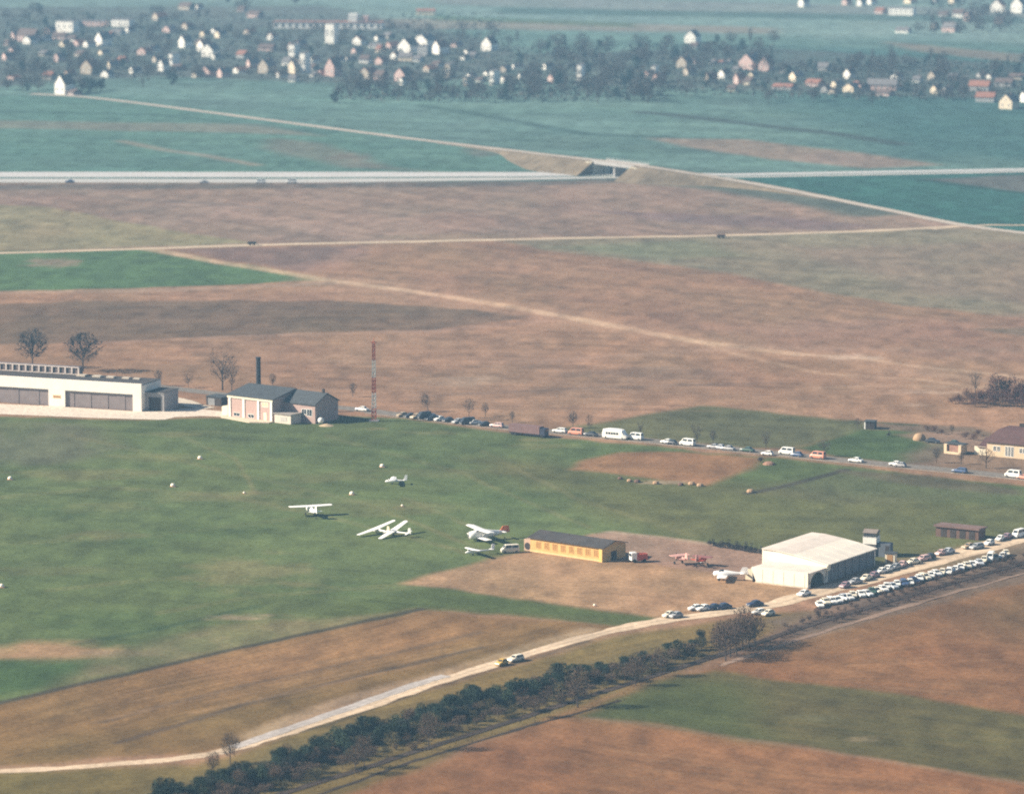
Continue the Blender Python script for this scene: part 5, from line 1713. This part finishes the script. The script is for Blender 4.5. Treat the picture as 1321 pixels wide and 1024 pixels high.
# px, base, width px, height px, colour, form
HOUSES = [
    (77, 122, 16, 25, 'w', 'g'), (91, 123, 9, 7, 'p', 's'),
    (33, 54, 26, 16, 'p', 's'), (34, 57, 12, 10, 'w', 'g'), (83, 42, 25, 14, 'w', 'f'), (118, 34, 34, 6, 'p', 'f'), (155, 35, 25, 9, 'w', 'f'), (148, 45, 15, 6, 'w', 's'), (163, 42, 7, 6, 'w', 'g'),
    (127, 60, 13, 18, 'w', 'g'), (90, 54, 12, 7, 'w', 's'), (75, 51, 18, 8, 'p', 's'), (97, 60, 11, 8, 'p', 'g'), (234, 62, 11, 16, 'w', 'g'), (258, 66, 12, 14, 'w', 'g'), (267, 74, 16, 17, 'w', 'g'), (275, 77, 5, 7, 'w', 'g'),
    (182, 71, 13, 9, 'p', 'g'), (207, 92, 8, 15, 'w', 'g'), (220, 85, 5, 15, 'w', 'f'), (226, 91, 12, 7, 'p', 's'), (264, 99, 14, 13, 'p', 'g'), (283, 100, 10, 12, 'p', 'g'), (111, 96, 17, 18, 't', 'g'), (72, 80, 8, 11, 'p', 'g'),
    (140, 90, 6, 11, 'c', 'g'), (169, 95, 7, 8, 'w', 'g'), (237, 13, 17, 9, 't', 's'), (253, 12, 5, 6, 'w', 'g'), (325, 23, 18, 8, 'p', 's'), (310, 15, 9, 6, 'p', 's'), (214, 42, 12, 8, 'p', 'g'), (5, 78, 9, 10, 'p', 'g'), (60, 103, 12, 10, 't', 's'),
    (200, 27, 12, 10, 't', 'g'), (16, 52, 8, 11, 'p', 'g'), (60, 43, 10, 8, 'p', 'g'), (320, 88, 8, 12, 'p', 'g'),
    (339, 95, 15, 18, 't', 'g'), (348, 52, 8, 9, 'w', 'g'), (342, 66, 20, 8, 'p', 's'), (425, 57, 12, 26, 'w', 'f'), (376, 75, 8, 17, 'w', 'f'), (383, 61, 8, 9, 'p', 'g'), (368, 85, 10, 10, 'w', 's'), (376, 95, 11, 17, 'c', 'g'),
    (390, 95, 7, 26, 'w', 'f'), (425, 99, 14, 24, 'p', 'g'), (412, 98, 7, 7, 'p', 'g'), (402, 99, 6, 5, 'w', 's'), (358, 100, 5, 7, 'w', 'g'), (460, 58, 12, 11, 'w', 'g'), (482, 62, 15, 5, 'w', 's'), (485, 53, 6, 7, 'w', 'g'), (497, 50, 10, 7, 't', 's'),
    (469, 82, 12, 10, 'w', 's'), (456, 70, 8, 8, 'p', 'g'), (433, 80, 7, 6, 'w', 'g'), (447, 79, 6, 5, 'w', 'g'), (521, 69, 18, 19, 'w', 'g'), (522, 79, 17, 10, 'c', 's'), (507, 77, 8, 10, 'w', 'g'), (543, 61, 18, 16, 'w', 'g'), (545, 73, 13, 13, 'g', 'f'),
    (562, 70, 13, 17, 'w', 'g'), (627, 66, 14, 18, 'w', 'g'), (585, 61, 9, 7, 'p', 'g'), (515, 105, 15, 17, 'p', 'g'), (487, 103, 12, 11, 'p', 's'), (470, 102, 16, 14, 't', 'g'), (577, 101, 7, 18, 't', 'f'), (600, 112, 6, 12, 't', 'f'), (560, 86, 11, 6, 'w', 's'),
    (626, 98, 7, 6, 'w', 'g'), (634, 110, 6, 18, 'w', 'f'), (648, 107, 6, 8, 'w', 'g'), (616, 106, 7, 5, 'w', 's'), (517, 110, 6, 10, 'w', 'g'),
    (662, 89, 6, 6, 'w', 'g'), (670, 102, 5, 7, 'w', 'g'), (702, 90, 6, 8, 'w', 'g'), (710, 106, 10, 10, 'p', 'g'), (747, 104, 6, 20, 'w', 'f'), (843, 96, 5, 10, 'w', 'f'), (845, 107, 10, 12, 'p', 'g'), (833, 99, 7, 7, 'p', 'g'),
    (890, 56, 15, 16, 'w', 'g'), (879, 88, 14, 15, 't', 'g'), (893, 83, 8, 9, 'p', 'g'), (918, 83, 6, 5, 'w', 's'), (928, 83, 7, 4, 'w', 's'), (938, 82, 5, 4, 'w', 's'), (962, 90, 20, 20, 'p', 'g'), (985, 92, 14, 18, 'p', 'g'),
    (911, 108, 9, 14, 't', 'g'), (930, 102, 10, 12, 'w', 'g'), (949, 109, 9, 14, 'p', 'g'), (943, 118, 10, 7, 'c', 's'), (963, 110, 9, 9, 'c', 's'), (968, 102, 7, 9, 'c', 'g'), (894, 63, 10, 7, 'g', 's'),
    (1022, 105, 12, 12, 'c', 'g'), (1008, 116, 26, 7, 'g', 's'), (1047, 112, 19, 9, 'p', 's'), (1092, 102, 10, 13, 'w', 'g'), (1094, 119, 15, 11, 'c', 'g'), (1101, 112, 7, 6, 'w', 's'), (1137, 117, 38, 14, 'p', 's'), (1138, 124, 18, 7, 'p', 's'),
    (1201, 104, 10, 12, 't', 'g'), (1204, 121, 9, 11, 'c', 'g'), (1218, 122, 7, 10, 'g', 'g'), (1262, 118, 26, 13, 'g', 's'), (1294, 112, 22, 10, 'g', 's'), (1297, 141, 18, 19, 'c', 'g'), (1319, 132, 9, 14, 'w', 'g'), (1310, 103, 19, 7, 't', 's'), (1270, 132, 24, 12, 'g', 's'), (1262, 101, 8, 7, 'g', 'g'),
    (1060, 92, 14, 10, 'g', 's'), (1010, 95, 10, 10, 'g', 'g')]
rh = random.Random(8)
for _ in range(105):
    q = rh.random()
    x_, b_ = (rh.uniform(4, 330), rh.uniform(36, 104)) if q < .42 else (rh.uniform(335, 655), rh.uniform(52, 108)) if q < .78 else (rh.uniform(985, 1310), rh.uniform(98, 122)) if q < .94 else (rh.uniform(880, 985), rh.uniform(78, 110))
    if all(abs(x_ - h_[0]) > 9 or abs(b_ - h_[1]) > 6 for h_ in HOUSES):
        HOUSES.append((round(x_, 1), round(b_, 1), rh.uniform(6.5, 12), rh.uniform(5.5, 9.5), rh.choice('wwptctpg'), rh.choice('ggsg')))
HAMLET = [(1033, 9, 9, 11, 'w', 'g'), (1089, 7, 8, 8, 'p', 'g'), (1108, 8, 7, 9, 'w', 'g'), (1121, 6, 7, 8, 'w', 'g'), (1170, 5, 11, 7, 'c', 'g'), (1133, 18, 11, 7, 'p', 's'), (1162, 20, 32, 9, 'w', 'f'), (1163, 43, 17, 7, 'w', 's'),
          (1235, 23, 14, 10, 'w', 's'), (1247, 28, 9, 12, 'p', 'g'), (1223, 42, 18, 12, 'p', 's'), (1215, 22, 12, 6, 'g', 's'), (1285, 16, 15, 16, 'w', 'g'), (1311, 17, 15, 20, 'w', 'g'), (1227, 5, 9, 8, 'c', 'g'), (1204, 5, 7, 7, 'g', 'g'), (1288, 30, 12, 7, 'p', 's'), (1203, 38, 8, 8, 't', 'g')]
SPECIAL = {77: 'tall white gabled house alone at the field edge on the far left', 425.57: 'tall white church-like block standing above the far village roofs', 1297: 'cream gabled house at the field edge by the right side of the far village',
           521.69: 'broad bright white gabled house, biggest of the village centre', 890: 'white gabled house high above the trees right of the village centre', 1137: 'long low pink farmhouse in the right part of the far village'}
FN = {'g': 'gabled', 's': 'broadside', 'f': 'flat-topped'}


def area(x, y, ham):
    if ham:
        return 'distant hamlet at top right'
    if x < 330:
        return 'left end of far village' if y < 80 else 'front row, village left end'
    if x < 655:
        return 'middle of far village' if y < 84 else 'front row of middle village'
    if x < 1000:
        return 'wooded part right of village centre'
    return 'right end of far village'


cnt = {}
for H_ in [(h_, 0) for h_ in HOUSES] + [(h_, 1) for h_ in HAMLET]:
    (x, b, w_, hp_, cl, fm), ham = H_
    cnt.setdefault((cl, fm, area(x, b, ham)), []).append((x, b, w_, hp_, cl, fm))
for (cl, fm, ar), L_ in cnt.items():
    L_.sort()
    for k, (x, b, w_, hp_, _, _) in enumerate(L_):
        nm = "%s %s %s" % (HM[cl][1], FN[fm], 'house' if fm != 'f' else 'building')
        lb = SPECIAL.get(x) or SPECIAL.get(x + b / 100.0)
        if not lb:
            lb = ("the only %s in the %s" % (nm, ar)) if len(L_) == 1 else ("%s %s from the left, %s" % (ORD[k], nm, ar))
        house(x, b, w_, hp_, cl, fm, lb, "houses of the far village" if b > 45 or x < 1000 else "houses of the distant hamlet")
# long factory behind
t = thing("factory", "long low white factory along the back of the far village", "factory", G(352, 37), R(-7))
sL = 142 / S(37)
MB().box(0, sL, 0, 12, 0, 4.2).build("wall", HW, t)
MB().box(-.3, sL + .3, -.3, 12.3, 4.202, 4.7).build("roof", RFS[0], t)
MB().box(sL * .69, sL * .77, 1, 9, 4.702, 10).build("tower", HW, t)
MB().box(sL * .82, sL * .87, 2, 9, 4.702, 8.5).build("tower", HPK, t)
wins(t, [sL * (k + .5) / 16 for k in range(16)], 0, 1.2, 3.2, 2.2)
t = thing("warehouse", "long low pale warehouse at the far right of the factory", "warehouse", G(537, 20), R(-5))
MB().box(0, 13, 0, 8, 0, 3).build("wall", HC, t)
MB().prismx([(-.3, 3.002), (8.3, 3.002), (4, 4.6)], -.3, 13.3).build("roof", RFS[0], t)

# village trees
VB = [bare_tree_mesh(s, 10, 9.5, 460, .24, M_FARB, False, 1.4) for s in (61, 62, 63)]
VP = [bare_tree_mesh(s, 12, 4.0, 260, .22, M_FARB, False, .9) for s in (64, 65)]
VE = [leafy_mesh(s, 9, 6.5, 420, .45, M_FARE, lob=8) for s in (66, 67)]
VC = [leafy_mesh(68, 11, 4.0, 320, .4, M_FARE, cone=True)]
keep = [(x, b, w_, hp_) for (x, b, w_, hp_, cl, fm) in HOUSES + HAMLET if cl in 'wc' or w_ > 17]


def clear(x, y, hpx, wpx):
    for (hx_, b, w_, hp_) in keep:
        if y >= b - 1 and y - hpx < b - hp_ * .25 and abs(x - hx_) < (w_ + wpx) * .42:
            return False
    return True


rr = random.Random(3)
ZON = [((0, 330), (16, 116), 74, 'among the houses at the left end of the far village', .78), ((330, 660), (40, 106), 46, 'among the houses in the middle of the far village', .8), ((430, 860), (112, 134), 58, 'in the tree belt in front of the middle village', 1.0),
       ((660, 1000), (56, 126), 86, 'in the wooded part right of the village centre', 1.1), ((985, 1330), (82, 136), 74, 'round the farms at the right end of the far village', .9), ((1180, 1330), (10, 46), 28, 'in the distant hamlet at top right', .8),
       ((0, 120), (88, 122), 20, 'in the grove beside the lone white house', 1.0), ((280, 400), (0, 14), 9, 'beyond the factory at the top edge', .8)]
tot = {}
for (xr, yr, n, nm, sc) in ZON:
    k = 0
    tries = 0
    while k < n and tries < 900:
        tries += 1
        x, y = rr.uniform(*xr), rr.uniform(*yr)
        if nm.startswith('in the grove') and 62 < x < 104 and y > 96:
            continue
        s = S(y)
        kind = rr.random()
        hm_ = rr.uniform(6.5, 11.5) * sc
        if not clear(x, y, hm_ * s * .95, hm_ * .75 * s):
            continue
        if kind < .62:
            plant("village_tree", "bare hazy tree " + nm, "tree", G(x, y), rr.choice(VB), hm_ / 10, group="bare trees " + nm)
        elif kind < .74:
            plant("poplar_tree", "slim upright bare tree " + nm, "tree", G(x, y), rr.choice(VP), hm_ / 9, group="slim trees " + nm)
        elif kind < .97:
            plant("evergreen_tree", "dark rounded evergreen " + nm, "tree", G(x, y), rr.choice(VE), hm_ / 10.5, group="rounded evergreens " + nm)
        else:
            plant("conifer_tree", "dark pointed conifer " + nm, "tree", G(x, y), VC[0], hm_ / 11, group="conifers " + nm)
        k += 1
plant("conifer_tree", "tall dark pointed conifer beside the tall narrow white house", "tree", G(402, 83), VC[0], 1.02)
plant("poplar_tree", "tall slim poplar standing above the right end of the village", "tree", G(1150, 86), VP[0], 1.15)
for k in range(13):
    plant("evergreen_tree", "dark round tree in the grove right of the lone white house", "tree", G(98 + rr.uniform(-4, 42), 117 + rr.uniform(-6, 5)), rr.choice(VE), rr.uniform(.55, .85), group="grove right of the lone white house")
# low garden scrub that fills the village: nobody could count it
m = MB()
for k in range(16000):
    q = rr.random()
    if q < .38:
        x, y = rr.uniform(-40, 655), rr.uniform(20, 108)
        if y > 100 - 6 * math.sin(x / 40) and x < 330:
            continue
    elif q < .6:
        x, y = rr.uniform(655, 1000), rr.uniform(60, 124)
    elif q < .8:
        x, y = rr.uniform(1000, 1380), rr.uniform(82, 130)
    elif q < .92:
        x, y = rr.uniform(430, 860), rr.uniform(108, 132)
    else:
        x, y = rr.uniform(1190, 1380), rr.uniform(0, 44)
    p = G(x, y) + Vector((rr.uniform(-2, 2), rr.uniform(-6, 6), rr.uniform(.2, 2.6)))
    n1 = Vector((rr.gauss(0, 1), rr.gauss(0, 1), rr.gauss(0, 1))).normalized()
    a = n1.orthogonal().normalized() * rr.uniform(.4, 1.3)
    b = n1.cross(a).normalized() * rr.uniform(.3, 1.0)
    m.add([p - a, p - b, p + a, p + b], [(0, 1, 2, 3)])
tag(m.build("garden_scrub", mat("garden_scrub_leaves", (.055, .055, .05), .95, .4, .2)), kind="stuff")

# ------------------------------------------------------------------ air, sun, sky, camera
hz = MB().box(-9400, 9400, -9400, 14400, -1.0, 232).build("haze", mat("soil_under", (.1, .1, .1)))
tag(hz, kind="stuff")
hm = bpy.data.materials.new("haze_air")
hm.use_nodes = True
nt = hm.node_tree
nt.nodes.clear()
out = nt.nodes.new("ShaderNodeOutputMaterial")
pv = nt.nodes.new("ShaderNodeVolumePrincipled")
pv.inputs["Color"].default_value = (*HAZE_COL, 1)
pv.inputs["Density"].default_value = HAZE_D
pv.inputs["Anisotropy"].default_value = 0.0
nt.links.new(pv.outputs["Volume"], out.inputs["Volume"])
hz.data.materials.clear()
hz.data.materials.append(hm)

SUN_EL, SUN_AZ = R(31), R(3)            # travels towards +x and a little away
sd_ = bpy.data.lights.new("sun", 'SUN')
sd_.energy = SUN_E
sd_.angle = R(.55)
sd_.color = SUN_COL
so = bpy.data.objects.new("sun", sd_)
COL.objects.link(so)
dirv = Vector((math.cos(SUN_EL) * math.cos(SUN_AZ), math.cos(SUN_EL) * math.sin(SUN_AZ), -math.sin(SUN_EL)))
so.rotation_euler = dirv.to_track_quat('-Z', 'Y').to_euler()
w = bpy.data.worlds.new("World")
scene.world = w
w.use_nodes = True
nt = w.node_tree
bg = nt.nodes["Background"]
sky = nt.nodes.new("ShaderNodeTexSky")
sky.sky_type = 'NISHITA'
sky.sun_disc = False
sky.sun_elevation = SUN_EL
sky.sun_rotation = math.atan2(-dirv.x, -dirv.y)
sky.altitude = 200
nt.links.new(sky.outputs["Color"], bg.inputs["Color"])
bg.inputs["Strength"].default_value = SKY_E

cam = bpy.data.cameras.new("camera")
cam.sensor_width = 36
cam.lens = 36 * F / PW
cam.clip_start = 1
cam.clip_end = 30000
cam.dof.use_dof = True
cam.dof.focus_distance = 1150
cam.dof.aperture_fstop = FSTOP
co = bpy.data.objects.new("camera", cam)
COL.objects.link(co)
co.location = (0, 0, CAMH)
co.rotation_euler = (math.pi / 2 - PITCH, 0, 0)
scene.camera = co
vs_ = scene.view_settings
vs_.view_transform = 'Standard'
vs_.look = 'None'
vs_.gamma = 1
vs_.exposure = EXPO
cy = scene.cycles
cy.use_denoising = False
cy.max_bounces = 5
cy.diffuse_bounces = 2
cy.glossy_bounces = 2
cy.transmission_bounces = 2
cy.volume_bounces = 0
cy.filter_width = 1.9
try:
    cy.denoising_input_passes = 'RGB_ALBEDO_NORMAL'
    cy.denoising_prefilter = 'ACCURATE'
    cy.denoiser = 'OPENIMAGEDENOISE'
except Exception:
    pass
